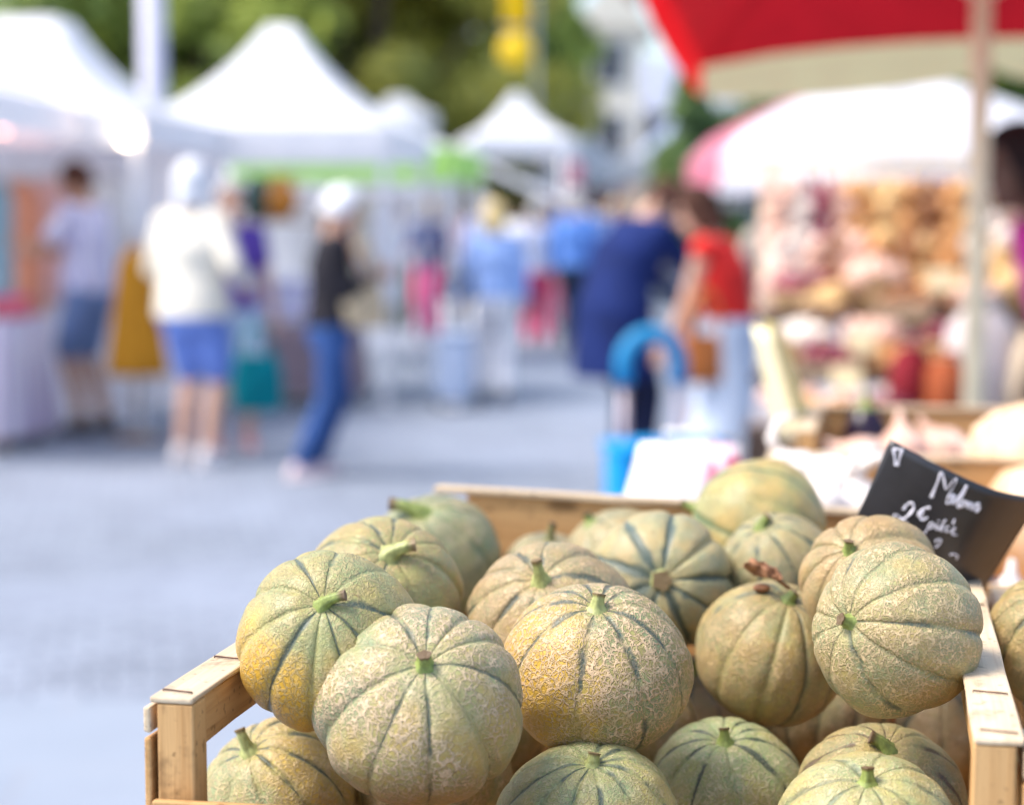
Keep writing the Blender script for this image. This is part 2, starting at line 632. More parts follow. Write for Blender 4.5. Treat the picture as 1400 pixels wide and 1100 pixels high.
def stem_material(name, green, tip):
    t = NT(name)
    P = t.obj()
    n = t.noise(t.mapping(P, (1, 1, .3)), 14, 4)
    c = t.mix(t.remap(n.outputs[0], .35, .65), tuple(x * .75 for x in green), tuple(x * 1.2 for x in green))
    at_ = t.node('ShaderNodeAttribute', attribute_name='tip')
    c = t.mix(t.remap(at_.outputs['Fac'], .74, .96), c, tip)
    t.color(c)
    t.b.inputs['Roughness'].default_value = .5
    t.ln(t.bump(n.outputs[0], .5, .002), t.b.inputs['Normal'])
    return t.m


STEM_GREEN = stem_material('green_stalk', (.22, .27, .065), (.13, .08, .035))
STEM_PALE = stem_material('pale_stalk', (.35, .37, .13), (.18, .12, .05))
STEM_DRY = stem_material('dry_stalk', (.16, .15, .05), (.07, .035, .015))


def stem_mesh(flat, length, bend, r, seed, flare=2.9):
    """stalk in melon units: rises from the pole and bends by `bend` (x, y)"""
    rnd = random.Random(seed)
    bm = bmesh.new()
    pts, rs, tips = [], [], []
    N = 14
    for i in range(N + 1):
        u = i / N
        p = V((bend[0] * u ** 1.9, bend[1] * u ** 1.9, flat - .115 + 1.08 * length * (u - .38 * u * u * min(1, math.hypot(*bend) / max(length, .01)))))
        q = 1.0 * r * (1 + (flare - 1) * math.exp(-u * 5.5) + .12 * noise.noise(V((u * 5, seed, 0))) - .12 * u)
        if u > .82: q *= 1 + .25 * (u - .82) / .18
        pts.append(p); rs.append(q)
    seg = 14
    lay = bm.verts.layers.float.new('tip')
    vs = add_tube(bm, pts, rs, seg)
    for i, ring in enumerate(vs):
        for k, v in enumerate(ring):
            v[lay] = i / N
            a = 2 * PI * k / seg
            c = pts[i]
            v.co = c + (v.co - c) * (1 + .15 * math.sin(5 * a + seed) + .10 * noise.noise(V((a * 2, i * .9, seed))))
    # sunken cut end
    top = [f for f in bm.faces if len(f.verts) == seg and abs(sum(v[lay] for v in f.verts) / seg - 1) < .01]
    if top:
        r_ = bmesh.ops.inset_individual(bm, faces=top, thickness=r * .3, depth=-r * .35)
    return bm


MELON_LOG = []


def melon(px, py, R, D, stem, label, n=10, seed=1, flat=.90, groove=.05, roll=0.0, stem_len=.26, bend=(.05, .0), stem_r=.055,
          stem_mat=None, facing=1, d=None, group=None, sd=None, **mk):
    """px, py, R: where it stands and how large it looks; D its real diameter"""
    d = d or F * D / (2 * R)
    r = d * R / F
    c = at(px, py, d)
    view = ray(px, py).normalized()
    if stem is not None:
        ax, ay = (stem[0] - px) / R, -(stem[1] - py) / R
        m = math.hypot(ax, ay)
        if m > .985: ax, ay = ax / m * .985, ay / m * .985
        tz = math.sqrt(1 - ax * ax - ay * ay) * facing
        axis = RIGHT * ax + UP * ay - view * tz
    else:
        axis = sd
    axis.normalize()
    q = V((0, 0, 1)).rotation_difference(axis)
    # turn about the stalk so that local -Y looks to the camera as far as it can, then roll
    to = -view
    loc = q.inverted() @ to
    a0 = math.atan2(loc.y, loc.x)
    q = q @ Quaternion((0, 0, 1), a0 + roll)
    bm = melon_mesh('melon', n, seed, flat, groove)
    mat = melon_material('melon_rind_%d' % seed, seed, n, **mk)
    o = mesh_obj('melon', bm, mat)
    o.location = c
    o.rotation_mode = 'QUATERNION'
    o.rotation_quaternion = q
    o.scale = (r, r, r)
    tag(o, label, 'melon', group or 'netted melons on the stall')
    MELON_LOG.append((label, c, r))
    if stem is not None or sd is not None:
        # bend is given as seen in the picture: right, up
        wb = RIGHT * bend[0] + UP * bend[1]
        lb = q.inverted() @ wb
        s = mesh_obj('stalk', stem_mesh(flat, stem_len, (lb.x, lb.y), stem_r, seed), stem_mat or STEM_GREEN, o)
    return o


M = {}
M[1] = melon(575, 966, 147, .1185, (582, 893), 'large pale netted melon at the front of the heap, its stalk cut short', n=10, seed=11, flat=.90, groove=.06, roll=.13,
             stem_len=.17, bend=(-.01, .05), stem_r=.062, base=(0.329, 0.317, 0.147), netc=(0.586, 0.437, 0.275), stripe=.9, cell=11, yellow=.25, yel_dir=(1, .1, .6), sw=.6)
M[2] = melon(449, 877, 130, .108, (440, 812), 'melon with a bright yellow flank on the outer edge of the heap', n=10, seed=12, flat=.88, groove=.06, roll=.27,
             stem_len=.28, bend=(.24, .03), stem_r=.05, net=0.68, base=(0.374, 0.347, 0.131), netc=(0.418, 0.316, 0.157), stripe=1.0, cell=15, zs=.5, yellow=1.0, yel_dir=(.55, -.9, -.25), warm=.05, vis0=.3)
M[3] = melon(522, 814, 114, .110, (538, 742), 'greenish yellow melon with a bent stalk, between the yellow one and the back row', n=10, seed=13, flat=.88, groove=.05, roll=.1,
             stem_len=.32, bend=(.28, .05), stem_r=.07, stem_mat=STEM_PALE, net=0.88, base=(0.385, 0.366, 0.131), netc=(0.482, 0.334, 0.167), warm=.12, spots=.6, cell=14)
M[4] = melon(593, 762, 93, .110, (572, 690), 'grey green melon whose long stalk hooks sideways above the crate back', n=10, seed=14, flat=.9, groove=.035, roll=.3,
             stem_len=.40, bend=(-.46, .16), stem_r=.085, net=1.00, base=(0.249, 0.278, 0.113), netc=(0.439, 0.353, 0.217), stripe=.4, cell=13)
M[5] = melon(755, 850, 119, .113, (735, 775), 'tan melon with an upright pale stalk, between the grey green and the star striped ones', n=10, seed=15, flat=.88, groove=.045, roll=.2,
             stem_len=.30, bend=(-.03, .14), stem_r=.06, stem_mat=STEM_PALE, base=(0.385, 0.308, 0.138), netc=(0.503, 0.353, 0.199), cell=13, warm=.1)
M[6] = melon(815, 914, 131, .114, (817, 804), 'strongly netted melon with an orange patch, in the middle of the heap', n=10, seed=16, flat=.88, groove=.045, roll=.33,
             stem_len=.19, bend=(.02, .12), stem_r=.062, stem_mat=STEM_PALE, base=(0.284, 0.278, 0.113), netc=(0.607, 0.427, 0.258), yellow=.8, yel_dir=(.25, -1.0, .25), cell=10.5, zs=.75, stripe=1.0)
M[7] = melon(902, 797, 102, .108, (905, 793), 'melon lying on its side with a dark star of stripes round its stalk', n=9, seed=17, flat=.9, groove=.075, roll=.2,
             stem_len=.12, bend=(0, .0), stem_r=.12, stem_mat=STEM_PALE, base=(0.409, 0.357, 0.174), netc=(0.522, 0.409, 0.233), net=0.62, stripe=1.25, sw=1.5, stripec=(.03, .075, .075), cell=15, vis0=.1)
M[8] = melon(1056, 893, 106, .104, (1084, 803), 'tan melon with a dried brown leaf on its stalk', n=10, seed=18, flat=.92, groove=.045, roll=.45,
             stem_len=.16, bend=(.08, .08), stem_r=.07, base=(0.374, 0.308, 0.113), netc=(0.461, 0.325, 0.157), warm=.05, cell=12.5)
M[9] = melon(1226, 861, 121, .1015, (1142, 846), 'big ribbed melon tipped on its side against the crate rail, stalk pointing sideways', n=10, seed=19, flat=.93, groove=.055, roll=.05,
             stem_len=.16, bend=(-.04, .02), stem_r=.066, base=(0.342, 0.308, 0.131), netc=(0.575, 0.427, 0.233), cell=13, warm=.06, stripe=1.0)
M[10] = melon(1192, 797, 99, .0925, (1152, 738), 'orange tan melon peeping over the big tilted one, below the price card', n=9, seed=20, flat=.9, groove=.07, roll=.1,
              stem_len=.19, bend=(.03, .08), stem_r=.065, base=(0.409, 0.297, 0.123), netc=(0.522, 0.353, 0.183), warm=.35, stripe=.2, cell=14, net=0.94)
M[11] = melon(1061, 773, 80, .0862, (1036, 706), 'small grey green melon with a curled stalk, at the back of the crate', n=9, seed=21, flat=.9, groove=.04, roll=.15,
              stem_len=.25, bend=(.16, .10), stem_r=.08, base=(0.374, 0.337, 0.158), netc=(0.482, 0.372, 0.199), net=0.94)
M[12] = melon(1035, 722, 100, .1165, (935, 690), 'large golden melon with long green stripes, highest against the crate back', n=9, seed=22, flat=.95, groove=.03, roll=.45,
              facing=-1, base=(0.409, 0.347, 0.123), netc=(0.461, 0.353, 0.167), net=0.62, stripe=1.3, sw=1.35, warm=.1, vis0=.05, stripec=(.085, .14, .055))
M[13] = melon(752, 798, 80, .0945, (752, 728), 'melon with a withered dark stalk, low against the crate back', n=10, seed=23, flat=.88, groove=.05, roll=.1, facing=.6,
              stem_len=.36, bend=(.06, .16), stem_r=.06, stem_mat=STEM_DRY, base=(0.318, 0.308, 0.147))
M[14] = melon(840, 768, 80, .0945, (800, 700), 'pale melon almost hidden between the star striped one and the crate back', n=10, seed=24, flat=.9, groove=.06, roll=.2,
              stem_len=.2, bend=(-.05, .1), stem_r=.07, base=(0.385, 0.328, 0.158), netc=(0.522, 0.401, 0.225), net=0.81)
M[15] = melon(380, 1088, 113, .1035, (330, 1008), 'melon with a long pale stalk in the open corner of the crate', n=10, seed=25, flat=.9, groove=.05, roll=.15,
              stem_len=.34, bend=(-.08, .2), stem_r=.062, stem_mat=STEM_PALE, base=(0.342, 0.328, 0.131), netc=(0.503, 0.372, 0.199), net=0.81, yellow=.5, yel_dir=(.3, .8, .6), stripe=1.1)
M[16] = melon(803, 1130, 132, .110, (812, 1016), 'striped green melon at the very front, below the orange patched one', n=11, seed=26, flat=.88, groove=.05, roll=.25,
              stem_len=.18, bend=(.02, .12), stem_r=.06, stem_mat=STEM_PALE, base=(.40, .39, .155), netc=(0.491, 0.409, 0.233), net=0.74, stripe=1.1, spots=.8, sw=.8)
M[17] = melon(993, 1086, 112, .1035, (990, 988), 'lime green melon with thin black stripes, in front of the leafy stalked one', n=11, seed=27, flat=.9, groove=.045, roll=.28,
              stem_len=.20, bend=(-.01, .14), stem_r=.06, base=(.37, .40, .145), netc=(0.543, 0.465, 0.282), net=0.81, stripe=1.25, sw=.7, stripec=(.03, .045, .04))
M[18] = melon(1205, 1092, 118, .104, (1216, 994), 'tan melon with brown stripes and a sideways stalk, under the big tilted one', n=12, seed=28, flat=.82, groove=.04, roll=.2,
              stem_len=.26, bend=(-.20, .12), stem_r=.07, base=(0.374, 0.308, 0.123), netc=(0.482, 0.353, 0.183), net=0.74, stripe=1.2, stripec=(.085, .05, .03))
M[19] = melon(1185, 1150, 132, .1045, (1187, 1038), 'pale green melon at the front edge with a short upright stalk', n=9, seed=29, flat=.88, groove=.05, roll=.35,
              stem_len=.2, bend=(.0, .12), stem_r=.06, base=(.43, .41, .175), netc=(0.522, 0.427, 0.250), net=0.68, stripe=.7)
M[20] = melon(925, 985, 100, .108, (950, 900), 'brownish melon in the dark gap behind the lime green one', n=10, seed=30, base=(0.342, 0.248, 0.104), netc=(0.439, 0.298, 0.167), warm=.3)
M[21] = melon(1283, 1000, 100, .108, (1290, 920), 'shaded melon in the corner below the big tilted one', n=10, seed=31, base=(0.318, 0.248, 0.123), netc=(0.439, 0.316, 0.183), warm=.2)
M[22] = melon(1452, 876, 103, .0965, (1470, 800), 'tan melon heaped in the next crate, cut by the picture edge', n=10, seed=32, base=(0.385, 0.308, 0.113), netc=(0.491, 0.353, 0.167), warm=.1)
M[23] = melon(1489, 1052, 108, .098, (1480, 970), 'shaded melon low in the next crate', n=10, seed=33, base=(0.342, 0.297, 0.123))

# melons of the lower layer, seen only through the gaps of the heap
low = [(.10, .24), (.21, .36), (.33, .33), (.10, .38), (.10, .53), (.22, .50), (.34, .47), (.23, .09)]
used = [(c, r) for _, c, r in MELON_LOG]
lk = 0
for a, b in low:
    p = cp(a, b, 0)
    p.z = FLOORZ + .052
    rr = .0535
    bad = min(((p - c).length - r - rr) for c, r in used)
    if bad < -.022:
        continue
    used.append((p, rr))
    bm = melon_mesh('melon', 10, 60 + lk, .9, .045, 90, 48)
    o = mesh_obj('melon', bm, melon_material('melon_rind_%d' % (60 + lk), 60 + lk, 10, base=(0.353, 0.297, 0.123), warm=.1))
    o.location = p
    o.rotation_euler = (RND.uniform(-.6, .6), RND.uniform(-.6, .6), RND.uniform(0, 6))
    o.scale = (rr, rr, rr)
    tag(o, 'shadowed melon of the lower layer, glimpsed between the others', 'melon', 'melons of the lower layer')
    mesh_obj('stalk', stem_mesh(.9, .2, (.05, .05), .06, lk), STEM_GREEN, o)
    lk += 1

# dried leaf on the stalk of one melon
t = NT('dry_leaf')
n_ = t.noise(t.obj(), 90, 4)
t.color(t.mix(t.remap(n_.outputs[0], .3, .7), (.17, .065, .025), (.42, .20, .09)))
t.b.inputs['Roughness'].default_value = .7
bm = bmesh.new()
lv = at(1043, 781, F * .104 / 212 - .02)
g = []
for i in range(11):
    row = []
    for j in range(7):
        u, v = i / 10 * 2 - 1, j / 6 * 2 - 1
        w = (1 - abs(u) ** 1.8) * .5 + .25
        p = V((u * .0125, v * .0075 * w + .004 * noise.noise(V((u * 3, v * 3, 1))), .004 * noise.noise(V((u * 2.5, v * 2.5, 9))) + .004 * u * v + .003 * v * v))
        row.append(bm.verts.new(lv + RIGHT * p.x + UP * (p.y - .0035 * u + .001) + FWD * p.z * 1.6))
    g.append(row)
for i in range(10):
    for j in range(6):
        bm.faces.new((g[i][j], g[i + 1][j], g[i + 1][j + 1], g[i][j + 1]))
add_tube(bm, [lv + RIGHT * .006 - UP * .003, lv + RIGHT * .012 - UP * .007 + FWD * .004, lv + RIGHT * .019 - UP * .012 + FWD * .010], .0013, 6)
add_ellipsoid(bm, lv + RIGHT * .0 - UP * .0115 + FWD * .006, .006, .004, .003)
lo = mesh_obj('dried_leaf', bm, t.m)
sm = lo.modifiers.new('thick', 'SOLIDIFY'); sm.thickness = .0005
bpy.context.view_layer.update()
mi = M[8]
lo.parent = mi
lo.matrix_parent_inverse = (Matrix.LocRotScale(mi.location, mi.rotation_quaternion, mi.scale)).inverted()

# ------------------------------------------------------------------ people
SKIN = plain('skin_fair', (.62, .36, .25), .5, 0, .06, 30, .05)
SKIN_TAN = plain('skin_tanned', (.45, .23, .14), .5, 0, .06, 30, .05)
SKIN_DARK = plain('skin_deep', (.12, .055, .035), .5, 0, .06, 30, .05)
EYE = plain('eye', (.03, .02, .02), .2, bump=0)
LIP = plain('lips', (.42, .13, .11), .5, bump=0)


def remesh(o, vox, smooth=4):
    m = o.modifiers.new('union', 'REMESH')
    m.mode = 'VOXEL'
    m.voxel_size = vox
    m.use_smooth_shade = True
    s = o.modifiers.new('smooth', 'SMOOTH')
    s.factor = .5
    s.iterations = smooth
    return o


def ik(a, b, l1, l2, pole):
    d = b - a
    D = min(d.length, (l1 + l2) * .995)
    u = d.normalized()
    x = (l1 * l1 - l2 * l2 + D * D) / (2 * D)
    h = math.sqrt(max(l1 * l1 - x * x, 1e-6))
    p = (pole - u * pole.dot(u)).normalized()
    return a + u * x + p * h, a + u * D


def person(loc, yaw, H, label, top, bottom, hair, skin=SKIN, lean=0.0, head_pitch=0.0, head_yaw=0.0, hands=None, feet=None, sleeves='long',
           legs='long', hair_style='short', shoe=None, girth=1.0, top_len=0.0, hip_shift=(0, 0), crop=None):
    """local frame: faces +Y, x to its own right side; yaw turns it (0 = away from the camera)"""
    s = H / 1.72
    g = girth
    P = V((hip_shift[0], hip_shift[1], .95))
    ax = V((1, 0, 0))
    R = lambda k: Matrix.Rotation(-lean * k, 3, 'X')
    spine = [P + V((0, 0, -.13)), P, P + R(.35) @ V((0, 0, .13))]
    spine.append(spine[-1] + R(.7) @ V((0, 0, .16)))
    spine.append(spine[-1] + R(1) @ V((0, 0, .13)))
    neck = spine[-1] + R(1) @ V((0, -.005, .07))
    rot = [R(0), R(.1), R(.4), R(.8), R(1)]
    dims = [(.135, .105), (.172 * g, .125 * g), (.145 * g, .108 * g), (.168 * g, .118 * g), (.16, .09)]
    sh = {}
    for sd in (-1, 1):
        sh[sd] = spine[4] + R(1) @ V((sd * .170, 0, .005))
    HR = Matrix.Rotation(head_yaw, 3, 'Z') @ Matrix.Rotation(-(lean * .6 + head_pitch), 3, 'X')
    hb = neck + R(1) @ V((0, .01, .06))
    hc = hb + HR @ V((0, .025, .085))
    feet = feet or {-1: V((-.10, .02, 0)), 1: V((.10, -.03, 0))}
    hands = hands or {}
    J = {}
    for sd in (-1, 1):
        f = V(feet[sd])
        hip = P + V((sd * .092, 0, -.06))
        ank = f + V((0, 0, .085))
        kn, ank = ik(hip, ank, .42, .42, V((0, 1, 0)))
        hd = hands.get(sd)
        if hd is None:
            hd = sh[sd] + V((sd * .085, .04, -.50))
        hd = V(hd)
        el, wr = ik(sh[sd], hd, .285, .25, V((sd * .5, -1, -.25)))
        J[sd] = dict(hip=hip, kn=kn, ank=ank, el=el, wr=wr)
    # ---- body, one surface
    bm = bmesh.new()

    def torso(b, k, top_i=5, z0=0):
        rings = []
        for i in range(z0, top_i):
            rings.append((spine[i], rot[i] @ V((dims[i][0] * k, 0, 0)), rot[i] @ V((0, dims[i][1] * k, 0))))
        e = rings[-1]
        rings.append((e[0] + R(1) @ V((0, 0, .05)), e[1] * .55, e[2] * .62))
        add_rings(b, rings, 20)

    torso(bm, 1.0)
    add_capsule(bm, spine[4] + V((0, 0, .02)), .062, hb, .053)
    head_M = HR
    add_ellipsoid(bm, hc + HR @ V((0, -.012, .025)), .077, .096, .098, HR)
    add_ellipsoid(bm, hc + HR @ V((0, .025, -.045)), .056, .066, .072, HR)
    add_ellipsoid(bm, hc + HR @ V((0, .072, -.088)), .026, .020, .020, HR)
    add_capsule(bm, hc + HR @ V((0, .084, .018)), .010, hc + HR @ V((0, .106, -.022)), .016)
    add_capsule(bm, hc + HR @ V((-.02, .086, -.058)), .010, hc + HR @ V((.02, .086, -.058)), .010)
    for sd in (-1, 1):
        add_ellipsoid(bm, hc + HR @ V((sd * .079, -.005, -.005)), .011, .022, .034, HR)
        add_capsule(bm, hc + HR @ V((sd * .018, .082, .034)), .011, hc + HR @ V((sd * .045, .07, .034)), .010)
        j = J[sd]
        add_capsule(bm, spine[4] + R(1) @ V((sd * .10, 0, 0)), .062, sh[sd], .056)
        add_capsule(bm, sh[sd], .055, j['el'], .041)
        add_capsule(bm, j['el'], .043, j['wr'], .028)
        # hand with five fingers
        u = (j['wr'] - j['el']).normalized()
        side = u.cross(V((sd, 0, 0)))
        if side.length < .2: side = V((0, 1, 0))
        side = (side - u * side.dot(u)).normalized()
        nrm = u.cross(side).normalized() * (-1 if u.cross(side).x * sd > 0 else 1)
        w0 = j['wr']
        add_capsule(bm, w0 + u * .02, .026, w0 + u * .075, .036, flat=.45, hint=side)
        for k, ln_ in enumerate((.066, .075, .07, .055)):
            b0 = w0 + u * .085 + side * (.027 - .018 * k)
            b1 = b0 + (u * .9 + nrm * .25 + side * (.10 - .07 * k)).normalized() * ln_ * .55
            b2 = b1 + (u * .6 + nrm * .75).normalized() * ln_ * .5
            add_capsule(bm, b0, .0092, b1, .0088, 8)
            add_capsule(bm, b1, .0088, b2, .0078, 8)
        t0 = w0 + u * .035 + side * .026
        t1 = t0 + (u * .6 + side * .75 + nrm * .2).normalized() * .04
        t2 = t1 + (u * .9 + side * .2 + nrm * .35).normalized() * .03
        add_capsule(bm, t0, .013, t1, .011, 8); add_capsule(bm, t1, .0105, t2, .009, 8)
        add_capsule(bm, j['hip'], .088 * g, j['kn'], .056)
        add_capsule(bm, j['kn'], .056, j['kn'].lerp(j['ank'], .35) + V((0, -.012, 0)), .056)
        add_capsule(bm, j['kn'].lerp(j['ank'], .35) + V((0, -.012, 0)), .055, j['ank'], .036)
        f = j['ank'] - V((0, 0, .085))
        add_capsule(bm, f + V((0, -.035, .034)), .032, f + V((sd * .01, .11, .028)), .027)
        add_capsule(bm, j['ank'], .036, f + V((0, 0, .04)), .034)
    o = remesh(mesh_obj('person', bm, skin), .0065, 3)
    o.location = loc
    o.rotation_euler = (0, 0, yaw)
    o.scale = (s, s, s)
    tag(o, label, 'person')
    # ---- eyes and mouth
    for sd in (-1, 1):
        bm = bmesh.new()
        add_ellipsoid(bm, hc + HR @ V((sd * .031, .083, .017)), .013, .008, .007, HR)
        mesh_obj('eye', bm, EYE, o)
    bm = bmesh.new()
    add_ellipsoid(bm, hc + HR @ V((0, .094, -.056)), .022, .006, .006, HR)
    mesh_obj('mouth', bm, LIP, o)
    # ---- top
    if top:
        bm = bmesh.new()
        b0 = 1 if top_len <= 0 else 0
        rings = []
        if top_len < 0:
            pass
        base = spine[1] + V((0, 0, -.06 - max(0, top_len)))
        rings.append((base, V((.192 * g + .05 * max(0, top_len), 0, 0)), V((0, .145 * g + .05 * max(0, top_len), 0))))
        if top_len < 0:
            rings = [(spine[1] + V((0, 0, .07)), V((.158 * g, 0, 0)), V((0, .122 * g, 0)))]
        for i in range(2 if top_len < 0 else 1, 5):
            rings.append((spine[i], rot[i] @ V((dims[i][0] * 1.0 + .02, 0, 0)), rot[i] @ V((0, dims[i][1] + .018, 0))))
        e = rings[-1]
        rings.append((e[0] + R(1) @ V((0, 0, .05)), e[1] * .6, e[2] * .7))
        add_rings(bm, rings, 24)
        for sd in (-1, 1):
            j = J[sd]
            add_capsule(bm, spine[4] + R(1) @ V((sd * .10, 0, 0)), .074, sh[sd], .068)
            if sleeves == 'short':
                add_capsule(bm, sh[sd], .068, sh[sd].lerp(j['el'], .62), .062)
            elif sleeves == 'long':
                add_capsule(bm, sh[sd], .068, j['el'], .056)
                add_capsule(bm, j['el'], .056, j['el'].lerp(j['wr'], .9), .043)
        remesh(mesh_obj('top' if sleeves != 'long' else 'jacket', bm, top, o), .008, 4)
    # ---- bottoms
    if bottom:
        bm = bmesh.new()
        add_rings(bm, [(P + V((0, 0, -.19)), V((.15 * g, 0, 0)), V((0, .12 * g, 0))), (P + V((0, 0, -.10)), V((.188 * g, 0, 0)), V((0, .142 * g, 0))),
                       (P + V((0, 0, .0)), V((.182 * g, 0, 0)), V((0, .135 * g, 0))), (P + V((0, 0, .07)), V((.16 * g, 0, 0)), V((0, .12 * g, 0)))], 24)
        if legs == 'skirt':
            add_rings(bm, [(P + V((0, 0, -.52)), V((.25, 0, 0)), V((0, .21, 0))), (P + V((0, 0, -.12)), V((.19 * g, 0, 0)), V((0, .145 * g, 0)))], 24)
        for sd in (-1, 1):
            j = J[sd]
            if legs == 'long':
                add_capsule(bm, j['hip'], .104 * g, j['kn'], .075)
                add_capsule(bm, j['kn'], .075, j['kn'].lerp(j['ank'], .93), .066)
            elif legs == 'short':
                add_capsule(bm, j['hip'], .106 * g, j['hip'].lerp(j['kn'], .86), .090)
        remesh(mesh_obj({'long': 'trousers', 'short': 'shorts', 'skirt': 'skirt'}[legs], bm, bottom, o), .008, 4)
    # ---- hair
    if hair:
        bm = bmesh.new()
        nu, nv = 28, 18
        low = {'short': -.05, 'bob': -.13, 'long': -.24}[hair_style]
        rows = []
        for i in range(nv + 1):
            row = []
            for k in range(nu):
                a = 2 * PI * k / nu
                front = max(0, math.sin(a))           # +Y is the face
                zmin = low + (0.085 - low) * min(1, front * 1.5) ** 1.2
                th = i / nv
                z = .138 * math.cos(th * PI / 2) if th < .5 else None
                e = 1 - th
                ztop = .140
                zz = ztop - (ztop - zmin) * th
                q = math.sqrt(max(0.0, 1 - ((zz - .02) / .122) ** 2)) if zz > .02 else 1.0
                q = max(q, .05)
                rx, ry = .094 * q, .112 * q
                if zz < -.05: rx, ry = rx * (1 + .25 * (-.05 - zz)), ry * (1 + .2 * (-.05 - zz))
                wv = 1 + .07 * noise.noise(V((math.cos(a) * 3, math.sin(a) * 3, zz * 25)))
                row.append(bm.verts.new(hc + HR @ V((math.cos(a) * rx * wv, math.sin(a) * ry * wv - .012, zz))))
            rows.append(row)
        for a_, b_ in zip(rows, rows[1:]):
            for k in range(nu):
                bm.faces.new((a_[k], b_[k], b_[(k + 1) % nu], a_[(k + 1) % nu]))
        bm.faces.new(rows[0])
        h = mesh_obj('hair', bm, hair, o)
        so_ = h.modifiers.new('thick', 'SOLIDIFY'); so_.thickness = .016; so_.offset = -.6
    # ---- shoes
    if shoe:
        for sd in (-1, 1):
            f = J[sd]['ank'] - V((0, 0, .085))
            bm = bmesh.new()
            add_capsule(bm, f + V((0, -.045, .042)), .041, f + V((sd * .012, .125, .034)), .034, flat=.9)
            add_capsule(bm, f + V((0, -.02, .075)), .043, f + V((0, .0, .05)), .043)
            add_rings(bm, [(f + V((sd * .005, .04, 0)), V((.045, 0, 0)), V((0, .135, 0))), (f + V((sd * .005, .04, .02)), V((.046, 0, 0)), V((0, .138, 0)))], 18)
            remesh(mesh_obj('shoe', bm, shoe, o), .007, 2)
    return o


def gp(px, foot):
    d = F * CAM_H / (foot - 308.0)
    return ground(px, d)


H_WHITE = fabric('white_hair', (.78, .78, .80), .1)
H_BROWN = fabric('brown_hair', (.07, .03, .02), .2)
H_GREY = fabric('grey_hair', (.45, .43, .42), .1)
H_BLOND = fabric('blond_hair', (.68, .52, .25), .12)
H_BLACK = fabric('black_hair', (.02, .012, .012), .2)
WHITE_SHOE = plain('white_leather', (.75, .68, .66), .5)
DARK_SHOE = plain('dark_leather', (.05, .04, .04), .4)
PINK_SHOE = plain('rosy_leather', (.62, .30, .30), .5)
DENIM = fabric('blue_denim', (.035, .085, .25), .2)
DENIM_LIGHT = fabric('light_denim', (.17, .24, .42), .15)

# in front of the pavilions, from the side stall to the trolley
person(gp(122, 592), rad(70), 1.82, 'man in a striped lavender shirt and denim shorts at the stall with the fringed cloth', fabric('lavender_stripe', (.50, .47, .66), .05, stripes=((.74, .70, .80), .05, 0)), DENIM_LIGHT, H_BROWN, SKIN_TAN,
       lean=.10, sleeves='short', legs='short', shoe=DARK_SHOE, hands={-1: (-.14, .42, 1.18), 1: (.14, .40, 1.14)}, head_pitch=.25)
person(gp(262, 635), rad(-22), 1.75, 'white haired woman in a cream top and blue shorts, seen from behind', fabric('cream_knit', (.80, .74, .62), .05), fabric('cornflower_cotton', (.16, .25, .62), .12), H_WHITE, SKIN,
       sleeves='long', legs='short', hair_style='bob', shoe=WHITE_SHOE, girth=1.18, hands={-1: (-.20, .26, 1.08), 1: (.26, .16, 1.02)}, top_len=.05)
person(gp(314, 612), rad(200), 1.66, 'woman in a purple top and pale trousers, half hidden behind the cream topped one', fabric('purple_jersey', (.12, .065, .33), .15), fabric('pale_blue_linen', (.52, .62, .72), .08), H_GREY, SKIN,
       sleeves='short', legs='short', shoe=PINK_SHOE, hands={-1: (-.28, .05, .80), 1: (.18, .25, 1.0)}, hair_style='short')
person(gp(420, 652), rad(-75), 1.60, 'person in a black jacket and dark jeans looking down at a phone', fabric('black_jacket_cloth', (.022, .020, .026), .2), DENIM, H_WHITE, SKIN,
       lean=.06, head_pitch=.30, legs='long', shoe=plain('pale_pink_shoe', (.74, .58, .58), .5), hip_shift=(0, .13), feet={-1: V((-.09, .05, 0)), 1: V((.09, -.06, 0))},
       hands={-1: (-.06, .40, 1.17), 1: (.05, .41, 1.19)}, hair_style='short')
person(gp(676, 548), rad(4), 1.57, 'blonde person in a light blue top and white trousers walking away with a trolley', fabric('sky_blue_cotton', (.33, .47, .80), .08), fabric('white_trouser_cotton', (.82, .80, .82), .04), H_BLOND, SKIN,
       hair_style='bob', sleeves='long', shoe=DARK_SHOE, girth=1.1, hands={-1: (-.30, .18, .86), 1: (.26, .06, .86)}, feet={-1: V((-.09, .12, 0)), 1: V((.08, -.12, 0))})
person(gp(586, 462), rad(160), 1.70, 'person in a navy top and magenta trousers far across the square', fabric('navy_jersey', (.03, .04, .14), .15), fabric('magenta_cotton', (.62, .02, .16), .1), H_BLOND, SKIN, shoe=DARK_SHOE,
       hands={-1: (-.16, .28, 1.05), 1: (.16, .28, 1.08)})
person(gp(736, 474), rad(10), 1.66, 'person in a pale top and crimson trousers beyond the white trousered one', fabric('lilac_cotton', (.52, .55, .70), .1), fabric('crimson_cotton', (.58, .05, .14), .1), H_GREY, SKIN, shoe=DARK_SHOE)
person(gp(786, 480), rad(-20), 1.78, 'person in a denim blue shirt and dark trousers beneath the sloping white awning', fabric('denim_shirt', (.10, .22, .58), .1), fabric('dark_trouser', (.025, .035, .07), .1), H_GREY, SKIN, shoe=DARK_SHOE, girth=1.1)
person(ground(640, 27), rad(30), 1.7, 'distant person in a rose top below the tiny white canopy', fabric('rose_top', (.62, .22, .30), .1), fabric('grey_trouser', (.2, .2, .24), .1), H_BROWN, SKIN, shoe=DARK_SHOE)
person(ground(706, 29), rad(-40), 1.72, 'distant person in a white shirt beyond the blonde walker', fabric('white_shirt', (.8, .8, .82), .04), fabric('blue_trouser', (.08, .12, .3), .1), H_BROWN, SKIN_TAN, shoe=DARK_SHOE)
